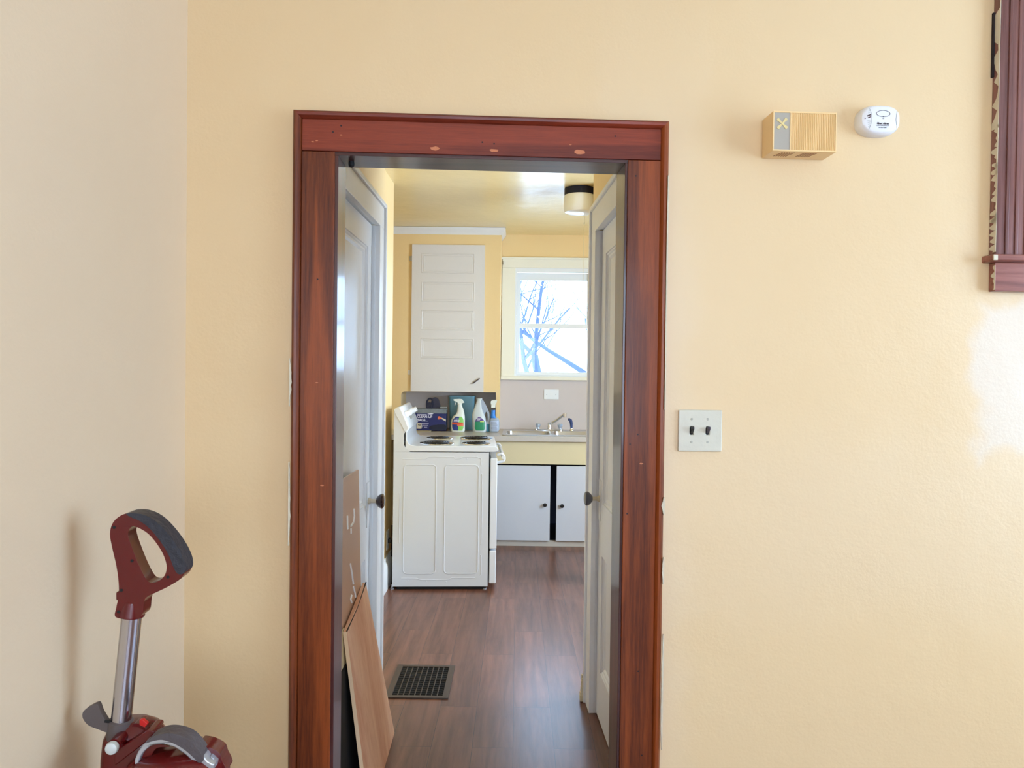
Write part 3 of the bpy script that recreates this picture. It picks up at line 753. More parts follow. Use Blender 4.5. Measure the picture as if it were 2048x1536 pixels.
b = BM(); box(b, .6105, .618, .012, SW-.012, .05, .865); part('gasket', b, M_blackmatte, st)
b = BM(); box(b, .619, .664, .004, SW-.004, .262, .842); od = part('oven_door', b, M_appl, st, .006)
b = BM()
tube(b, catmull([(.664, .045, .860), (.690, .045, .868), (.708, .045, .850), (.704, .045, .822), (.664, .045, .812)], 5, False), .009, 8)
tube(b, catmull([(.664, SW-.045, .860), (.690, SW-.045, .868), (.708, SW-.045, .850), (.704, SW-.045, .822), (.664, SW-.045, .812)], 5, False), .009, 8)
tube(b, [(.702, .02, .848), (.702, SW-.02, .848)], .012, 10); part('handle', b, M_appl, od)
b = BM(); box(b, .619, .662, .004, SW-.004, .040, .250); part('drawer', b, M_appl, st, .006)
# cooktop with swept-up rear and riser sides
b = BM()
prof = [(.108, .884), (.650, .884), (.664, .890), (.668, .900), (.664, .912), (.650, .9195), (.150, .9185), (.118, .922), (.098, .934), (.088, .955), (.088, 1.010), (.078, 1.010), (.078, .905), (.090, .893)]
plate(b, [prof], .001, SW-.001); part('cooktop', b, M_appl, st, .004)
b = BM()
sidep = [(.004, .8805), (.004, 1.132), (.010, 1.140), (.078, 1.010), (.070, .995), (.070, .925), (.078, .908), (.104, .893), (.107, .8805)]
plate(b, [sidep], -.001, .012); plate(b, [sidep], SW-.012, SW+.001); box(b, .004, .010, .01, SW-.01, .8805, 1.12)
part('riser', b, M_applside, st, .0012)
b = BM(); hp = catmull([(.005, 1.138), (.012, 1.156), (.028, 1.165), (.044, 1.158), (.072, 1.098), (.096, 1.035), (.097, 1.020), (.088, 1.008), (.076, 1.005), (.050, 1.058)], 4)
L = [[b.verts.new((x, yy, z)) for x, z in [(cxx+(x-.05)*s_, czz+(z-1.085)*s_) for (x, z) in hp]] for yy, s_, cxx, czz in ((-.004, .90, .05, 1.085), (.004, 1, .05, 1.085), (SW-.004, 1, .05, 1.085), (SW+.004, .90, .05, 1.085))]
for a, c in zip(L, L[1:]):
    for i in range(len(a)): b.faces.new([a[i], a[(i+1) % len(a)], c[(i+1) % len(a)], c[i]])
b.faces.new(L[0]); b.faces.new(L[-1][::-1]); cp = part('control_panel', b, M_appl, st)
nrm = Vector((.92, 0, .38)).normalized()
for yy in (.11, .21, .55, .66):
    b = BM(); lathe(b, [(.021, 0), (.021, .006), (.018, .010), (.017, .030), (.014, .032)], Vector((.067, yy, 1.112)), nrm, 20); part('knob', b, mat('white_knob_plastic', (238, 240, 244), .3), cp)
up = nrm.cross(Vector((0, 1, 0)))
b = BM()
c0 = Vector((.0755, .38, 1.098))
vs = [c0+Vector((0, a*.075, 0))+up*(bb*.028)+nrm*.002 for a, bb in ((-1, -1), (1, -1), (1, 1), (-1, 1))]
lo = [b.verts.new(v-nrm*.012) for v in vs]; hi = [b.verts.new(v) for v in vs]
b.faces.new(lo); b.faces.new(hi)
for i in range(4): b.faces.new([lo[i], lo[(i+1) % 4], hi[(i+1) % 4], hi[i]])
part('clock_window', b, mat('smoky_tan_window', (150, 148, 140), .3), cp)
# burners
for (bx, by, br_) in ((.270, .185, .094), (.530, .185, .074), (.270, .575, .074), (.530, .575, .094)):
    b = BM(); lathe(b, [(br_+.020, .0), (br_+.018, .003), (br_+.009, .0035), (br_-.002, -.006), (.02, -.010), (.001, -.010)], (bx, by, .9195), (0, 0, 1), 36); dp = part('drip_pan', b, M_chrome, st)
    b = BM(); pts = []; turns = 4.5 if br_ > .08 else 3.5
    for i in range(int(turns*26)+1):
        a = 2*pi*i/26; rr = .018+(br_-.022)*(i/(turns*26)); pts.append((bx+rr*cos(a+1.2), by+rr*sin(a+1.2), .9285))
    tube(b, pts, .0042, 6)
    for k in range(3):
        a = 2*pi*k/3+.5; tube(b, [(bx+.01*cos(a), by+.01*sin(a), .9225), (bx+(br_-.004)*cos(a), by+(br_-.004)*sin(a), .9225)], .002, 4)
    tube(b, [(bx-br_*.7, by+.01, .9275), (bx-br_-.02, by+.012, .922)], .0042, 6)
    part('burner_coil', b, M_coil, dp)

# ------------------------------------------------------------------ cleaning things on the counter in the niche
CZ = .8855
def px1(x): return (x*.3955e-3)                            # close-up units to metres
X0 = -.622
bx_ = thing('clean_up_bags_box', 'navy cardboard box of clean-up bags with white lettering', 'box', (-.735, 6.43, CZ+.006))
bz = CZ+.0065
b = BM(); box(b, -.872, -.604, 6.375, 6.50, bz, bz+.145); part('carton', b, M_boxnavy, bx_, .001)
b = BM(); box(b, -.872, -.604, 6.3745, 6.50, bz+.146, bz+.186); part('carton_top_band', b, M_boxgrey, bx_, .001)
b = BM(); box(b, -.655, -.604, 6.36, 6.43, bz+.192, bz+.203, ); part('flap', b, mat('pale_flap', (150, 152, 154), .5), bx_, .001)
b = BM(); T = lambda x, z: Matrix.Translation((x, 6.3745, z))
text(b, 'CLEAN-UP', .030, T(-.852+.065, bz+.117), .0004, 'CENTER', 0, 1, .0007, .128)
text(b, 'BAGS', .030, T(-.852+.036, bz+.088), .0004, 'CENTER', 0, 1, .0007, .070)
for (x0, x1, z, h) in ((-.850, -.770, .135, .004), (-.805, -.760, .079, .0025), (-.815, -.752, .055, .004), (-.815, -.757, .043, .0022), (-.815, -.80, .028, .002), (-.79, -.765, .026, .003)):
    box(b, x0, x1, 6.3742, 6.375, bz+z, bz+z+h)
plate(b, [catmull([(-.765, bz+.140), (-.735, bz+.136), (-.712, bz+.143), (-.735, bz+.147)], 4)], 6.3742, 6.375)
part('lettering', b, M_txt, bx_)
b = BM(); plate(b, [catmull([(-.676, bz+.108), (-.668, bz+.122), (-.655, bz+.118), (-.640, bz+.106), (-.655, bz+.098), (-.672, bz+.095)], 4)], 6.374, 6.375); part('hand_print', b, M_orange, bx_)
b = BM(); plate(b, [[(-.645, bz+.112), (-.606, bz+.095), (-.606, bz+.078), (-.640, bz+.098)]], 6.3741, 6.375); part('sleeve_print', b, M_badge, bx_)
b = BM(); plate(b, [rrect(-.852, -.812, bz+.014, bz+.062, .004)], 6.3741, 6.375); bd = part('badge_print', b, M_badge, bx_)
b = BM(); text(b, '40', .022, Matrix.Translation((-.832, 6.3736, bz+.046)), .0003, 'CENTER', 0, 1, .0008); part('badge_number', b, M_blackprint, bd)
b = BM(); plate(b, [catmull([(-.738, bz+.008), (-.742, bz+.035), (-.715, bz+.045), (-.660, bz+.052), (-.606, bz+.048), (-.606, bz+.008)], 3)], 6.3740, 6.375); part('bag_print', b, mat('dark_bag_print', (20, 24, 44), .4), bx_)
b = BM(); box(b, -.885, -.730, 6.355, 6.52, CZ, CZ+.006); single('flat_board', b, mat('tan_flat_board', (176, 160, 122), .5), 'thin tan board lying flat under the clean-up bags box', 'board', bev=.001)

nb = thing('round_brush', 'dark navy oval brush standing on top of the clean-up bags box', 'brush', (-.755, 6.40, bz+.186))
zb = bz+.1865
b = BM(); plate(b, [catmull([(-.772, zb), (-.779, zb+.03), (-.776, zb+.06), (-.762, zb+.085), (-.742, zb+.092), (-.724, zb+.080), (-.717, zb+.055), (-.720, zb+.025), (-.728, zb)], 5),
    catmull([(-.764, zb+.050), (-.757, zb+.070), (-.742, zb+.078), (-.730, zb+.066), (-.735, zb+.050), (-.750, zb+.055)], 4)], 6.385, 6.41); part('loop', b, M_navybrush, nb, .003)
b = BM(); tube(b, catmull([(-.762, 6.387, zb+.01), (-.758, 6.384, zb+.035), (-.745, 6.384, zb+.045), (-.732, 6.386, zb+.03), (-.730, 6.387, zb+.005)], 4, False), .003, 6); part('rib', b, M_charcoal, nb)
b = BM(); plate(b, [catmull([(-.735, zb), (-.740, zb+.05), (-.728, zb+.085), (-.705, zb+.095), (-.680, zb+.080), (-.667, zb+.045), (-.664, zb)], 5)], 6.43, 6.46)
single('dust_scoop', b, M_charcoal, 'charcoal round-topped scoop behind the navy brush on the bags box', 'scoop', bev=.004)

# teal bin
b = BM(); rr_ = BM()
tb = thing('storage_bin', 'teal plastic bin standing behind the spray bottles', 'bin', (-.487, 6.62, CZ))
def shell(bm, x0, x1, y0, y1, z0, z1, r=.02, t=.003, taper=.008):
    A = []
    for ins, z in ((taper, z0), (0, z1), (t, z1), (taper+t, z0+t)):
        A.append([bm.verts.new((x, y, z)) for x, y in rrect(x0+ins, x1-ins, y0+ins, y1-ins, r)])
    for a, c in zip(A, A[1:]):
        for i in range(len(a)): bm.faces.new([a[i], a[(i+1) % len(a)], c[(i+1) % len(a)], c[i]])
    bm.faces.new(A[0][::-1]); bm.faces.new(A[-1]); return bm
shell(b, -.600, -.375, 6.555, 6.74, CZ, CZ+.295); part('body', b, M_teal, tb)
b = BM(); plate(b, [rrect(-.606, -.369, 6.549, 6.746, .024), rrect(-.597, -.378, 6.558, 6.737, .018)], 0, 1, fm=lambda v: Vector((v.x, v.z, CZ+.285+.012*v.y))); part('rim', b, M_teal, tb, .002)
rr_.free()

def spot(bm, prof_rings, y, zs, half, seg=10, off=.0008):
    """label patch wrapped on the front of a lofted bottle; half(z) gives left and right x"""
    def front(x, z):
        for (z0, a0, b0, d0), (z1, a1, b1, d1) in zip(prof_rings, prof_rings[1:]):
            if z0 <= z <= z1:
                t = (z-z0)/(z1-z0); xl = a0+(a1-a0)*t; xr = b0+(b1-b0)*t; d = d0+(d1-d0)*t
                cx, a = (xl+xr)/2, (xr-xl)/2; u = min(.999, abs((x-cx)/a)); return y-d/2*(1-u**2.6)**(1/2.6)-off
        return y
    rows = []
    for z in zs:
        l, r = half(z); rows.append([bm.verts.new((l+(r-l)*k/seg, front(l+(r-l)*k/seg, z), z)) for k in range(seg+1)])
    for a, c in zip(rows, rows[1:]):
        for k in range(seg): bm.faces.new([a[k], a[k+1], c[k+1], c[k]])
    return front
def lin_interp(tab):
    def f(z):
        for (z0, l0, r0), (z1, l1, r1) in zip(tab, tab[1:]):
            if z0 <= z <= z1:
                t = (z-z0)/(z1-z0); return l0+(l1-l0)*t, r0+(r1-r0)*t
        return tab[-1][1:] if z > tab[-1][0] else tab[0][1:]
    return f
def zr(a, c, n=9): return [a+(c-a)*i/n for i in range(n+1)]
# spray bottle 1: units are 1/10.78 px around (820,780) -> metres at y 6.38
S = 6.38/1500/10.78
def U(cx, cy): return (-.9085+cx*S, CZ+(912-cy)*S)
sb = thing('spray_bottle', 'white trigger spray bottle with a navy, lime and orange label', 'spray bottle', (-.505, 6.38, CZ))
SB = [(0, 893, 1160), (8, 880, 1172), (40, 872, 1180), (160, 869, 1180), (240, 880, 1180), (290, 898, 1178), (340, 930, 1174), (380, 985, 1168), (430, 1006, 1158), (490, 1012, 1142), (540, 1018, 1118), (575, 1022, 1108), (578, 1012, 1112), (612, 1012, 1112)]
def rings(tab, dmax):
    w = max(r-l for _, l, r in tab)*S
    return [(CZ+z*S, -.9085+l*S, -.9085+r*S, min(dmax, (r-l)*S*.62 if (r-l)*S > .05 else (r-l)*S*.95)) for z, l, r in tab]
R1 = rings(SB, .068)
b = BM(); loft(b, R1, 6.38); part('bottle', b, M_bottle, sb)
b = BM(); plate(b, [[U(925, 213), U(1060, 203), U(1112, 212), U(1162, 288), U(1110, 303), U(1105, 330), U(1018, 330), U(1018, 292), U(985, 262), U(932, 248)]], 6.368, 6.392); tg = part('spray_head', b, M_bottle, sb, .003)
b = BM(); plate(b, [[U(1005, 255), U(985, 290), U(962, 350), U(948, 345), U(968, 290), U(972, 255)]], 6.374, 6.386); part('trigger', b, M_bottle, tg, .002)
b = BM(); hl = lin_interp([(CZ+.012, *[(-.9085+v*S) for v in (945, 1125)]), (CZ+.03, *[(-.9085+v*S) for v in (912, 1150)]), (CZ+.075, *[(-.9085+v*S) for v in (905, 1158)]), (CZ+.105, *[(-.9085+v*S) for v in (925, 1150)]), (CZ+.128, *[(-.9085+v*S) for v in (985, 1120)])])
spot(b, R1, 6.38, zr(CZ+.012, CZ+.128), hl); lb1 = part('label_print', b, M_navyl, sb)
b = BM(); spot(b, R1, 6.38, zr(CZ+.012, CZ+.128), lambda z: ((hl(z)[0]+hl(z)[1])/2+.004, hl(z)[1]), off=.0012); part('lime_print', b, M_lime, lb1)
b = BM(); spot(b, R1, 6.38, zr(CZ+.062, CZ+.080, 3), lambda z: hl(z), off=.0016); part('orange_band', b, M_redlabel, lb1)
b = BM(); spot(b, R1, 6.38, zr(CZ+.048, CZ+.062, 3), lambda z: ((hl(z)[0]+hl(z)[1])/2-.004, hl(z)[1]), off=.0016); part('orange_band', b, M_orange, lb1)
b = BM()
for k in range(5): spot(b, R1, 6.38, zr(CZ+.086, CZ+.102, 2), lambda z, k=k: (-.9085+(940+k*26)*S+(z-CZ-.086)*.15, -.9085+(958+k*26)*S+(z-CZ-.086)*.15), seg=2, off=.0018)
spot(b, R1, 6.38, zr(CZ+.108, CZ+.113, 2), lambda z: (-.9085+985*S, -.9085+1040*S), seg=3, off=.0018)
part('lettering', b, M_txt, lb1)
# handled jug
jg = thing('handled_jug', 'milky white handled refill jug with a purple and green label', 'jug', (-.34, 6.375, CZ))
JB = [(0, 1362, 1632), (10, 1350, 1640), (60, 1346, 1642), (200, 1340, 1640), (300, 1328, 1625), (370, 1330, 1600), (430, 1345, 1575), (500, 1368, 1552), (560, 1392, 1545), (610, 1412, 1540), (650, 1425, 1530), (690, 1432, 1530), (694, 1424, 1545), (722, 1424, 1545)]
R2 = rings(JB, .085)
b = BM(); loft(b, R2, 6.375); part('body', b, M_jug, jg)
b = BM(); plate(b, [[U(1515, 205)] + catmull([U(1545, 200), U(1590, 262), U(1648, 372), U(1705, 500), U(1728, 620), U(1722, 740), U(1710, 862), U(1640, 885)], 3, False) + [U(1560, 800), U(1540, 400)],
    catmull([U(1608, 560), U(1625, 490), U(1645, 475), U(1668, 540), U(1672, 630), U(1655, 700), U(1625, 660)], 4)], 6.362, 6.392); part('handle', b, M_clear, jg, .006)
b = BM(); box(b, U(1648, 0)[0], U(1712, 0)[0], 6.3605, 6.3935, CZ+.004, CZ+.070); part('liquid_chamber', b, M_tealliq, jg, .002)
h2 = lin_interp([(CZ+.014, *[(-.9085+v*S) for v in (1430, 1590)]), (CZ+.03, *[(-.9085+v*S) for v in (1398, 1615)]), (CZ+.085, *[(-.9085+v*S) for v in (1400, 1615)]), (CZ+.105, *[(-.9085+v*S) for v in (1415, 1585)]), (CZ+.128, *[(-.9085+v*S) for v in (1470, 1510)])])
b = BM(); spot(b, R2, 6.375, zr(CZ+.014, CZ+.128), h2); lb2 = part('label_print', b, M_greenl, jg)
b = BM(); spot(b, R2, 6.375, zr(CZ+.090, CZ+.128, 5), h2, off=.0012); part('purple_print', b, M_purplel, lb2)
b = BM(); spot(b, R2, 6.375, zr(CZ+.086, CZ+.096, 2), lambda z: (-.9085+1510*S, -.9085+1592*S), off=.0016, seg=4); part('yellow_print', b, M_yellowl, lb2)
b = BM(); text(b, 'ZEP', .021, Matrix.Translation((-.9085+1478*S, 6.3318, CZ+.109)), .0012, 'CENTER', .2, .9, .0008); part('lettering', b, M_txt, lb2)
# glass cleaner
gc = thing('spray_bottle', 'clear spray bottle with a bright blue neck, rightmost of the bottles', 'spray bottle', (-.187, 6.36, CZ+.0))
GB = [(0, 1725, 1880), (10, 1718, 1905), (60, 1715, 1925), (200, 1715, 1928), (270, 1722, 1918), (310, 1745, 1895)]
R3 = rings([(z+38, l, r) for z, l, r in GB], .06); R3 = [(z-38*S, l, r, d) for z, l, r, d in R3]
b = BM(); loft(b, R3, 6.36); part('bottle', b, M_clear, gc)
b = BM(); loft(b, rings([(305, 1735, 1860), (345, 1730, 1835), (400, 1738, 1828), (475, 1745, 1832)], .045), 6.36, power=2); part('neck', b, M_bluecap, gc)
b = BM(); o8 = [(1742, 355), (1742, 385), (1832, 385), (1835, 310), (1850, 300), (1872, 222), (1760, 218), (1732, 250), (1727, 305), (1745, 312)]
plate(b, [[U(x, y+0) for x, y in o8[1:]]], 6.349, 6.371); th = part('spray_head', b, M_bottle, gc, .003)
b = BM(); plate(b, [[U(1738, 290), U(1722, 330), U(1730, 336), U(1752, 300)]], 6.355, 6.365); part('trigger', b, M_bottle, th, .001)
h3 = lin_interp([(CZ+.01, *[(-.9085+v*S) for v in (1735, 1905)]), (CZ+.10, *[(-.9085+v*S) for v in (1735, 1905)])])
b = BM(); spot(b, R3, 6.36, zr(CZ+.014, CZ+.098), h3); lb3 = part('label_print', b, mat('pale_blue_label', (176, 190, 214), .4), gc)
b = BM()
for k in range(6): spot(b, R3, 6.36, zr(CZ+.028+k*.011, CZ+.0305+k*.011, 1), lambda z, k=k: (-.9085+1745*S, -.9085+(1885-17*(k % 3))*S), off=.0013)
part('lettering', b, M_line, lb3)

# ------------------------------------------------------------------ ceiling light
cl = thing('ceiling_light', 'round ceiling light with a dark metal band and white glass drum', 'ceiling light', (.402, 5.07, 2.466))
c_ = (.402, 5.07, 0)
b = BM(); lathe(b, [(.100, 2.5885), (.103, 2.590), (.103, 2.634), (.098, 2.6355)], c_, seg=48); part('metal_band', b, M_darkmetal, cl)
b = BM(); lathe(b, [(.03, 2.466), (.075, 2.468), (.096, 2.476), (.105, 2.495), (.1065, 2.52), (.1055, 2.575), (.101, 2.5880)], c_, seg=48); part('glass_shade', b, M_opal, cl)
b = BM(); tube(b, [(.435, 5.055, 2.466), (.435, 5.055, 2.405)], .0016, 6); lathe(b, [(.002, 0), (.0035, .004), (.0035, .010), (.002, .013)], (.435, 5.055, 2.394), seg=8); ch = part('pull_chain', b, M_steel, cl)
b = BM(); tube(b, [(.433, 5.055, 2.395), (.432, 5.055, 2.1), (.431, 5.055, 1.74)], .0011, 5); part('pull_string', b, M_string, ch)

# wall outlet and plug low on the left kitchen wall
ot = thing('wall_outlet', 'white wall outlet low on the wall left of the range', 'outlet', (-.835, 4.86, .25))
b = BM(); box(b, -.8345, -.829, 4.82, 4.90, .235, .36); part('plate', b, M_vinyl, ot, .002)
pc = thing('power_cord', 'black range cord plugged into the low wall outlet', 'cord', (-.81, 4.86, .02))
b = BM(); box(b, -.829, -.808, 4.845, 4.875, .275, .305); part('plug', b, M_black, pc, .004)
b = BM(); tube(b, catmull([(-.812, 4.86, .290), (-.809, 4.88, .283), (-.816, 4.93, .24), (-.818, 4.955, .12), (-.818, 4.965, .012)], 5, False), .005, 8); part('cord', b, M_cord, pc)

# ------------------------------------------------------------------ floor register
rg = thing('floor_register', 'dark iron grate floor register set into the plank floor', 'floor vent', (-.413, 3.342, 0))
x0, x1, y0, y1 = -.548, -.278, 3.165, 3.522
b = BM(); plate(b, [rrect(x0, x1, y0, y1, .003, 2), rrect(x0+.026, x1-.026, y0+.022, y1-.022, .003, 2)], 0, 1, fm=lambda v: Vector((v.x, v.z, .0005+.006*v.y))); part('rim', b, M_register, rg, .002)
b = BM()
for i in range(1, 9): x = x0+.026+(x1-x0-.052)*i/9; box(b, x-.0018, x+.0018, y0+.022, y1-.022, .0008, .0055)
part('long_bars', b, M_register, rg)
b = BM()
for i in range(1, 15): y = y0+.022+(y1-y0-.044)*i/15; box(b, x0+.026, x1-.026, y-.0016, y+.0016, .0008, .0035)
part('cross_bars', b, mat('dark_iron_bar', (40, 34, 32), .5), rg)
b = BM(); box(b, x0+.02, x1-.02, y0+.016, y1-.016, .0003, .0007); part('duct_opening', b, M_duct, rg)

# ------------------------------------------------------------------ boards leaning in the passage
def slab(name, pts, thick, m, bev=.0008, **kw):
    """pts = 4 corners of the front face, counter-clockwise seen from the room"""
    P = [Vector(p) for p in pts]; n_ = (P[1]-P[0]).cross(P[3]-P[0]).normalized()
    b = BM(); A = [b.verts.new(p) for p in P]; B = [b.verts.new(p-n_*thick) for p in P]
    b.faces.new(A); b.faces.new(B[::-1])
    for i in range(4): b.faces.new([A[i], A[(i+1) % 4], B[(i+1) % 4], B[i]])
    return b, P, n_
b, P, n_ = slab('', [(-.540, 2.20, .004), (-.540, 2.70, .004), (-.5695, 2.70, 1.035), (-.5695, 2.20, 1.035)], .006, None)
hb = thing('hardboard_sheet', 'tan hardboard sheet with white paint drips leaning on the left door', 'board', (-.5, 2.48, 0))
part('sheet', b, M_hardboard, hb, .0006)
b = BM(); u_ = (P[1]-P[0]).normalized(); v_ = (P[3]-P[0]).normalized(); b.free()
def hp_(y, z): # point on the hardboard face at depth y, height z
    t = z/1.035; s = (y-2.20)/.50; a = P[0].lerp(P[1], s); c = P[3].lerp(P[2], s); return a.lerp(c, t)+n_*.001
for strokes in ([(2.50, .905), (2.50, .875), (2.505, .86)], [(2.60, .91), (2.605, .885), (2.59, .865), (2.55, .86)], [(2.55, .853), (2.55, .835)],
                [(2.53, .735), (2.55, .70), (2.56, .675), (2.57, .655)], [(2.57, .645), (2.59, .62), (2.60, .60)], [(2.60, .585), (2.61, .565), (2.605, .535)], [(2.58, .52), (2.585, .50)], [(2.54, .625), (2.525, .615), (2.54, .60)], [(2.58, .47), (2.59, .455)], [(2.52, .50), (2.515, .49)]):
    b = BM(); tube(b, [hp_(y, z) for y, z in strokes], .0040, 6); part('paint_drip', b, M_paintmark, hb)
b, P2, n2 = slab('', [(-.440, 2.30, .003), (-.455, 2.856, .003), (-.543, 2.715, .622), (-.536, 2.38, .558)], .012, None)
pb = thing('plywood_board', 'pale plywood offcut leaning in front of the hardboard sheet', 'board', (-.44, 2.58, 0))
part('board', b, M_plywood, pb, .001)
b = BM(); A = [Vector(p) for p in P2]
for (a_, c_2) in ((0, 3),):
    p0, p3 = A[a_], A[c_2]; d_ = Vector((0, -.0012, 0))
    q = [p0+d_, p3+d_, p3+d_-n2*.012, p0+d_-n2*.012]; vs1 = [b.verts.new(v) for v in q]; vs2 = [b.verts.new(v-d_) for v in q]
    b.faces.new(vs1); b.faces.new(vs2[::-1])
    for i in range(4): b.faces.new([vs1[i], vs1[(i+1) % 4], vs2[(i+1) % 4], vs2[i]])
part('front_edge', b, M_plyedge, pb, label='light bare board edge')
b = BM(); tube(b, [A[2]+n2*.0005, (A[2]+A[3])/2+n2*.0005+Vector((0, 0, -.01)), A[3]+n2*.0005], .0022, 6)
part('cracked_edge', b, M_darkchip, pb)

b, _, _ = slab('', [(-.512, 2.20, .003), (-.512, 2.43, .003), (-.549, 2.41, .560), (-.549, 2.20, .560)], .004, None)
single('cream_board_strip', b, M_creampanel, 'narrow pale cream board strip between the hardboard and the dark gap sheet', 'board')
b, _, _ = slab('', [(-.495, 2.20, .003), (-.495, 2.66, .003), (-.536, 2.62, .450), (-.536, 2.20, .450)], .005, None)  # black sheet added to paint the dark gap behind the plywood
single('dark_gap_sheet', b, M_blackmatte, 'black sheet standing in for the dark gap behind the pale plywood board', 'board')

# ------------------------------------------------------------------ things on the hall wall
ch_ = thing('door_chime', 'yellowed ivory door chime box with a ribbed front and brass emblem', 'door chime', (.835, WY, 1.955), HALL)
cx0, cx1, cz0, cz1, cyf = .7525, .9175, 1.960, 2.0605, 1.866
b = BM(); box(b, cx0, cx1, cyf+.004, WY, cz0, cz1); part('housing', b, M_chimebody, ch_, .002)
b = BM(); holed(b, cx0, cx1, cz0, cz1, [(cx0+.0035, cx0+.0445, cz0+.004, cz1-.004), (cx0+.0475, cx1-.003, cz0+.004, cz1-.004)], XZ, cyf, cyf+.004); part('front_rim', b, M_chimebody, ch_, .0006)
b = BM(); box(b, cx0+.0035, cx0+.0445, cyf+.0015, cyf+.004, cz0+.004, cz1-.004); ep = part('emblem_panel', b, M_chimegrey, ch_, label='silver grey panel')
b = BM()
ec = (cx0+.024, cz0+.069)
for a in (45, 135, 225, 315):
    a = radians(a+3); d = Vector((cos(a), sin(a))); n2_ = Vector((-d.y, d.x)); r1 = .0165 if a < 3 or True else .01
    pl = [tuple(Vector(ec)+n2_*.0012), tuple(Vector(ec)+d*r1+n2_*.0042), tuple(Vector(ec)+d*(r1*1.06)), tuple(Vector(ec)+d*r1-n2_*.0042), tuple(Vector(ec)-n2_*.0012)]
    plate(b, [pl], cyf, cyf+.002)
lathe(b, [(.003, 0), (.003, .002), (.001, .0026)], (ec[0], cyf+.0008, ec[1]), (0, -1, 0), 12)
part('brass_emblem', b, M_brass, ep)
b = BM(); nr = 25; wv = (cx1-.003-(cx0+.0475))/nr
for i in range(nr):
    xa = cx0+.0475+i*wv
    plate(b, [[(xa, cyf+.004), (xa+wv*.1, cyf+.0022), (xa+wv*.5, cyf+.0006), (xa+wv*.9, cyf+.0022), (xa+wv, cyf+.004)]], 0, 1, fm=lambda v: Vector((v.x, v.z, cz0+.004+(cz1-cz0-.008)*v.y)))
part('ribbed_grille', b, M_chimebody, ch_)
b = BM()
for gx in (cx0+.030, cx0+.088):
    for k in range(6):
        xx = gx+k*.0062
        vs_ = [(xx, cyf+.012), (xx+.0022, cyf+.012), (xx-.010+.0022, cyf+.046), (xx-.010, cyf+.046)]
        A = [b.verts.new((x, y, cz0-.0004)) for x, y in vs_]; B = [b.verts.new((x, y, cz0+.002)) for x, y in vs_]
        b.faces.new(A); b.faces.new(B)
        for i in range(4): b.faces.new([A[i], A[(i+1) % 4], B[(i+1) % 4], B[i]])
part('sound_slots', b, mat('brown_slot', (120, 56, 36), .7), ch_)

# carbon monoxide alarm
ca = thing('carbon_monoxide_alarm', 'small white rounded alarm with oval button beside the door chime', 'alarm', (1.053, WY, 2.02), HALL)
ccx, ccz = 1.0525, 2.060
def sq(hw, hh, p=3.0, n=48):
    return [(math.copysign(abs(cos(2*pi*i/n))**(2/p), cos(2*pi*i/n))*hw, math.copysign(abs(sin(2*pi*i/n))**(2/p), sin(2*pi*i/n))*hh) for i in range(n)]
b = BM(); L = []
for (hw, hh, y) in ((.0535, .0375, WY), (.0545, .0385, 1.928), (.0535, .0378, 1.912), (.050, .0350, 1.903), (.044, .031, 1.8995), (.02, .014, 1.8985)):
    L.append([b.verts.new((ccx+x, y, ccz+z)) for x, z in sq(hw, hh, 2.7)])
for a, c in zip(L, L[1:]):
    for i in range(len(a)): b.faces.new([a[i], a[(i+1) % len(a)], c[(i+1) % len(a)], c[i]])
b.faces.new(L[0]); b.faces.new(L[-1]); part('housing', b, M_cowhite, ca)
def surf(x, z, off=.0003):
    q = (abs(x/.0545)**2.7+abs(z/.0385)**2.7)**(1/2.7); tab = ((0, 1.8985), (.37, 1.8985), (.81, 1.8995), (.92, 1.903), (.98, 1.912), (1.0, 1.928), (9, 1.93))
    for (a0, y0), (a1, y1) in zip(tab, tab[1:]):
        if a0 <= q <= a1: return (ccx+x, y0+(y1-y0)*(q-a0)/(a1-a0)-off, ccz+z)
b = BM(); tube(b, [surf(.004+.0180*cos(t), .0135+.0080*sin(t)) for t in [2*pi*i/32 for i in range(33)]], .0007, 5, cap=False); part('button_outline', b, M_line, ca)
M_seam = mat('pale_seam_line', (168, 168, 166), .5)
for f_ in (lambda t: -.0325+.0065*cos(t*1.3), lambda t: .0440-.0055*cos(t*1.3)):
    b = BM(); tube(b, [surf(f_(t), .0265*t/1.2) for t in [(-1.2+2.4*i/12) for i in range(13)]], .0006, 5); part('cover_seam', b, M_seam, ca)
M_rib = mat('pale_grey_line', (196, 198, 190), .5)
for i in range(9):
    if i in (3, 4): continue
    z = .020-i*.0050; w_ = .0095-.0012*abs(i-4)
    b = BM(); tube(b, [surf(-.032-w_*.7, z-.0012), surf(-.0315+w_*.25, z+.0012)], .0006, 5); part('vent_rib', b, M_rib, ca)
M_ind = mat('dark_red_indicator', (64, 26, 30), .4)
for (xa, za, xb, zb_, rr) in ((-.0385, .0062, -.0290, .0098, .0016), (-.0360, .0018, -.0290, .0046, .0012), (-.0445, -.0005, -.0425, .0005, .0011)):
    b = BM(); tube(b, [surf(xa, za, 0), surf(xb, zb_, 0)], rr, 6); part('indicator_light', b, M_ind, ca)
b = BM(); tube(b, [surf(.0025, .0055, 0), surf(.0055, .0055, 0)], .0011, 6); part('test_dot', b, M_blackprint, ca)
yf = 1.8980
b = BM(); text(b, 'First Alert', .0068, Matrix.Translation((ccx+.003, yf-.0002, ccz-.0125)), .0002, 'CENTER', .25, 1, .0003, .033)
text(b, 'CARBON MONOXIDE ALARM', .0021, Matrix.Translation((ccx+.003, yf, ccz-.0180)), .0002, width=.034)
text(b, 'TEST', .0024, Matrix.Translation((ccx+.004, yf, ccz+.0005)), .0002)
text(b, 'DO NOT PAINT', .0021, Matrix.Translation((ccx+.003, yf+.0003, ccz-.0232)), .0004, width=.021)
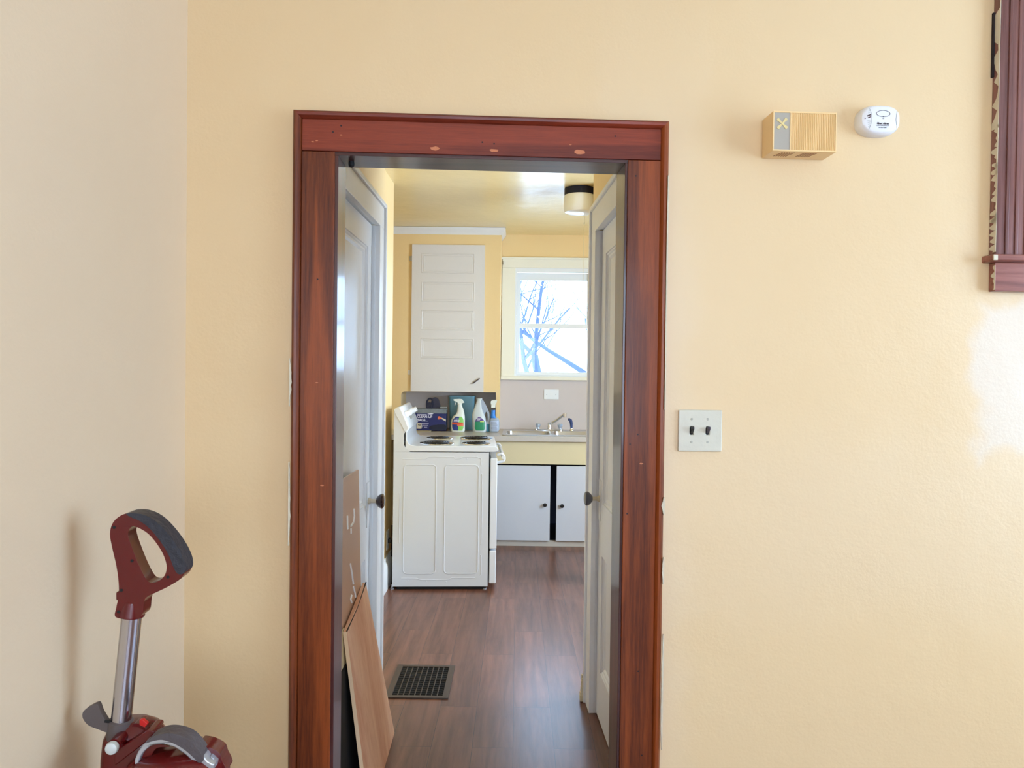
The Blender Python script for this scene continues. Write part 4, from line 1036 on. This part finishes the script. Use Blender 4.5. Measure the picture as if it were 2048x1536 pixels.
part('lettering', b, M_blackprint, ca)

# double light switch
sw = thing('light_switch', 'painted double toggle switch plate beside the doorway casing', 'light switch', (.5985, WY, 1.19), HALL)
b = BM(); holed(b, .5405, .6567, 1.1905, 1.2995, [(.5715, .5800, 1.2340, 1.2555), (.6140, .6225, 1.2340, 1.2555)], XZ, WY-.0065, WY); part('plate', b, M_plate, sw, .003)
b = BM(); box(b, .5710, .6230, WY-.0035, WY-.0005, 1.2335, 1.256); part('toggle_slot', b, M_blackmatte, sw)
for xx in (.57575, .61825):
    b = BM(); plate(b, [[(WY-.003, 1.238), (WY-.008, 1.2385), (WY-.021, 1.250), (WY-.020, 1.2565), (WY-.014, 1.2555), (WY-.003, 1.2535)]], xx-.0032, xx+.0032, fm=lambda v: Vector((v.y, v.x, v.z)))
    part('toggle', b, M_black if xx < .6 else mat('worn_toggle', (66, 56, 66), .25), sw, .001)
for xx in (.57575, .61825):
    for zz in (1.2755, 1.2155):
        b = BM(); lathe(b, [(.0032, 0), (.0028, .001)], (xx, WY-.0065, zz), (0, -1, 0), 12); box(b, xx-.0026, xx+.0026, WY-.0078, WY-.0074, zz-.0004, zz+.0004); part('screw', b, mat('painted_screw', (176, 172, 156), .4), sw)

# ------------------------------------------------------------------ vacuum cleaner in the corner (HALL axes)
VY = 1.38
vx = lambda cx, cy: (-.6073+(cx-398)*.000333, 1.1328-(cy-118)*.000324-(cx-398)*.0000045)
vc = thing('upright_vacuum', 'dark red upright vacuum cleaner with loop handle standing in the corner', 'vacuum cleaner', (-.60, VY, 0), HALL)
outer = catmull([vx(*p) for p in ((336, 690), (340, 640), (352, 575), (352, 500), (340, 410), (318, 310), (306, 235), (318, 178), (352, 138), (400, 118), (462, 122), (532, 155), (602, 225), (660, 310), (692, 380), (698, 428), (680, 472), (620, 515), (550, 552), (500, 578), (484, 610), (478, 670), (455, 695), (400, 703))], 4)
inner = catmull([vx(*p) for p in ((418, 192), (450, 196), (505, 230), (552, 287), (587, 350), (602, 410), (592, 458), (560, 490), (525, 500), (497, 482), (462, 415), (425, 320), (400, 235))], 4)
b = BM(); plate(b, [outer, inner], VY-.017, VY+.017); hd = part('handle_grip', b, M_red, vc, .010)
b = BM(); q0 = vx(408, 610); q1 = vx(398, 703); tube(b, [(q0[0], VY, q0[1]), (q1[0], VY, q1[1])], [.018, .0225], 28); part('handle_socket', b, M_red, hd, .003)
gp = catmull([vx(*p) for p in ((395, 119), (462, 118), (535, 150), (606, 221), (665, 307), (697, 380), (701, 428), (688, 448), (662, 446), (642, 415), (618, 350), (575, 275), (520, 205), (465, 160), (415, 138))], 4)
b = BM(); plate(b, [gp], VY-.0195, VY+.0195); gr_ = part('rubber_grip', b, M_grip, hd, .004, label='charcoal rubber grip')
for (x, y) in ((328, 197), (610, 467), (367, 543), (353, 662), (422, 380)):
    b = BM(); q = vx(x, y); lathe(b, [(.0028, 0), (.0028, .0006)], (q[0], VY-.0172, q[1]), (0, -1, 0), 10); part('screw_hole', b, M_blackmatte, hd)
b = BM(); q = vx(336, 585); box(b, q[0]-.004, q[0]+.006, VY-.008, VY+.008, q[1]-.008, q[1]+.008); part('release_button', b, M_red, hd, .003)
tt = vx(400, 690); tb_ = vx(338, 1370)
b = BM(); tube(b, [(tt[0], VY, tt[1]), (tb_[0], VY, tb_[1])], .0172, 28); part('tube', b, M_alu, vc)
def cr3(cx, cy):                                             # close-up of the body -> metres
    px_, py_ = 160+cx/6.827, 1400+cy/6.827
    return (-.6577+(px_-182)*.000905*1.0, .6898-(py_-1536)*.000893)
def cd3(y, *P): return [(q[0]*y/1.34, 1.39+(q[1]-1.39)*y/1.34) for q in (cr3(*p) for p in P)]
b = BM(); c0 = Vector((*[vx(345, 1285)[0]], VY, vx(345, 1285)[1])); ax_ = Vector((tt[0]-tb_[0], 0, tt[1]-tb_[1])).normalized()
lathe(b, [(.0185, .002), (.0215, .0), (.0215, -.030), (.019, -.048), (.016, -.05)], c0, ax_, 28); col_ = part('collar', b, M_greyp, vc, label='warm grey tube collar')
b = BM()
hk = catmull([*cd3(1.372, *((405, 330), (330, 230), (285, 140), (262, 70), (235, 50), (170, 75), (85, 130), (58, 190), (75, 260), (140, 335), (250, 385), (390, 440), (470, 430), (480, 330)))], 4)
plate(b, [hk], VY-.014, VY-.002); hko = part('cord_hook', b, M_greyp, col_, .003)
b = BM(); plate(b, [cd3(1.365, (322, 290), (410, 300), (404, 338), (316, 322))], VY-.0145, VY-.013); part('hook_slot', b, M_blackmatte, hko)
# rear body
def sq_loft(bm, rows, p=2.8, seg=32):
    L = []
    for (cx, cy, z, hw, hd_) in rows:
        L.append([bm.verts.new((cx+x, cy+y, z)) for x, y in sq(hw, hd_, p, seg)])
    for a, c in zip(L, L[1:]):
        for i in range(seg): bm.faces.new([a[i], a[(i+1) % seg], c[(i+1) % seg], c[i]])
    bm.faces.new(L[0][::-1]); bm.faces.new(L[-1]); return bm
b = BM()
sq_loft(b, [(-.600, 1.405, .14, .070, .050), (-.600, 1.405, .30, .070, .052), (-.602, 1.400, .60, .062, .048), (-.604, 1.398, .685, .058, .045), (-.606, 1.396, .720, .052, .040), (-.607, 1.394, .742, .040, .030), (-.606, 1.392, .752, .022, .018)]); part('body_shell', b, M_red, vc)
b = BM(); sp_ = [cr3(*p) for p in ((470, 700), (560, 640), (700, 560), (860, 450), (930, 460), (950, 490), (900, 560), (760, 680), (600, 800), (480, 900), (430, 928), (430, 800))]
plate(b, [sp_], VY-.035, VY+.01); part('shoulder', b, M_red, vc, .008)
b = BM(); sp_ = catmull([*cd3(1.37, *((690, 345), (760, 340), (830, 385), (880, 450), (800, 520), (690, 540), (660, 440)))], 3); plate(b, [sp_], VY-.01, VY+.02); part('rear_lug', b, M_red, vc, .004)
b = BM(); sp_ = [cr3(*p) for p in ((692, 375), (730, 370), (800, 430), (765, 480), (692, 445))]; plate(b, [sp_], VY-.016, VY-.008); part('release_tab', b, M_redbright, vc, .001, label='bright red release tab')
q = cr3(470, 608); b = BM(); lathe(b, [(.0105, 0), (.0115, .004), (.010, .009), (.005, .012)], (q[0], VY-.050, q[1]), (0, -1, 0), 20); part('round_button', b, mat('pale_button', (206, 210, 206), .3), vc)
b = BM(); tube(b, [(q[0], VY-.048, q[1]), (q[0], VY+.0, q[1])], .012, 14); part('button_boss', b, M_red, vc)
# dirt cup with dome lid
qc = cr3(1270, 0)[0]
b = BM(); zt = cr3(0, 640)[1]
lathe(b, [(.070, .16), (.080, .18), (.086, .40), (.089, .60), (.088, zt-.045), (.080, zt-.026), (.062, zt-.010), (.035, zt-.002), (.004, zt)], (qc, VY-.045, 0), (0, 0, 1), 48); part('dirt_cup', b, M_red2, vc)
arcw = [(752, 850), (795, 850), (830, 740), (880, 662), (950, 602), (1030, 574), (1120, 572), (1220, 600), (1320, 656), (1420, 735), (1500, 815), (1550, 880), (1600, 980), (1760, 980), (1780, 860), (1690, 810), (1600, 690), (1545, 610), (1450, 510), (1330, 450), (1200, 425), (1080, 440), (970, 490), (860, 580), (790, 680), (752, 780)]
wout = cd3(1.315, *arcw)
b = BM(); plate(b, [wout], VY-.078, VY-.052); chd = part('carry_handle', b, M_silver, vc, .003, label='silver carry handle')
gp2 = catmull([*cd3(1.315, *((905, 545), (975, 478), (1080, 430), (1200, 418), (1335, 444), (1455, 505), (1550, 605), (1610, 690), (1648, 770), (1625, 812), (1580, 812), (1540, 770), (1460, 690), (1360, 610), (1240, 545), (1120, 505), (1010, 515)))], 4)
b = BM(); plate(b, [gp2], VY-.081, VY-.049); part('rubber_grip', b, mat('grey_grip_rubber', (84, 76, 78), .5, bump=.3, bscale=90), chd, .003)
b = BM(); un = catmull([*cd3(1.33, *((760, 845), (800, 720), (880, 630), (990, 572), (1100, 566), (1210, 600), (1100, 600), (1030, 625), (990, 690), (960, 770), (880, 830)))], 4); plate(b, [un], VY-.066, VY-.035); part('handle_underside', b, M_red, chd, .003)
b = BM(); fin = catmull([cr3(*p) for p in ((1555, 600), (1660, 596), (1770, 640), (1850, 700), (1880, 790), (1925, 880), (1935, 960), (1800, 990), (1700, 900), (1620, 760))], 4); plate(b, [fin], VY-.055, VY-.02); part('cup_latch', b, M_red2, vc, .005)
b = BM(); b2 = [cr3(*p) for p in ((1750, 690), (1800, 730), (1840, 820), (1840, 960), (1780, 980), (1700, 900), (1720, 820), (1790, 770))]; plate(b, [b2], VY-.066, VY-.050); part('silver_trim', b, M_silver, vc, .003)
# foot (below the frame)
b = BM(); sq_loft(b, [(-.56, 1.30, .012, .150, .150), (-.56, 1.30, .05, .155, .155), (-.56, 1.31, .085, .145, .135), (-.57, 1.35, .13, .09, .075), (-.585, 1.38, .17, .07, .05)], 3.5); part('floor_head', b, M_red, vc)
for sx_ in (-.70, -.42):
    b = BM(); lathe(b, [(.03, 0), (.035, .004), (.035, .02), (.03, .024)], (sx_-.0 if sx_ > -.6 else -.705, 1.42, .035), (1, 0, 0), 20); part('wheel', b, M_black, vc)
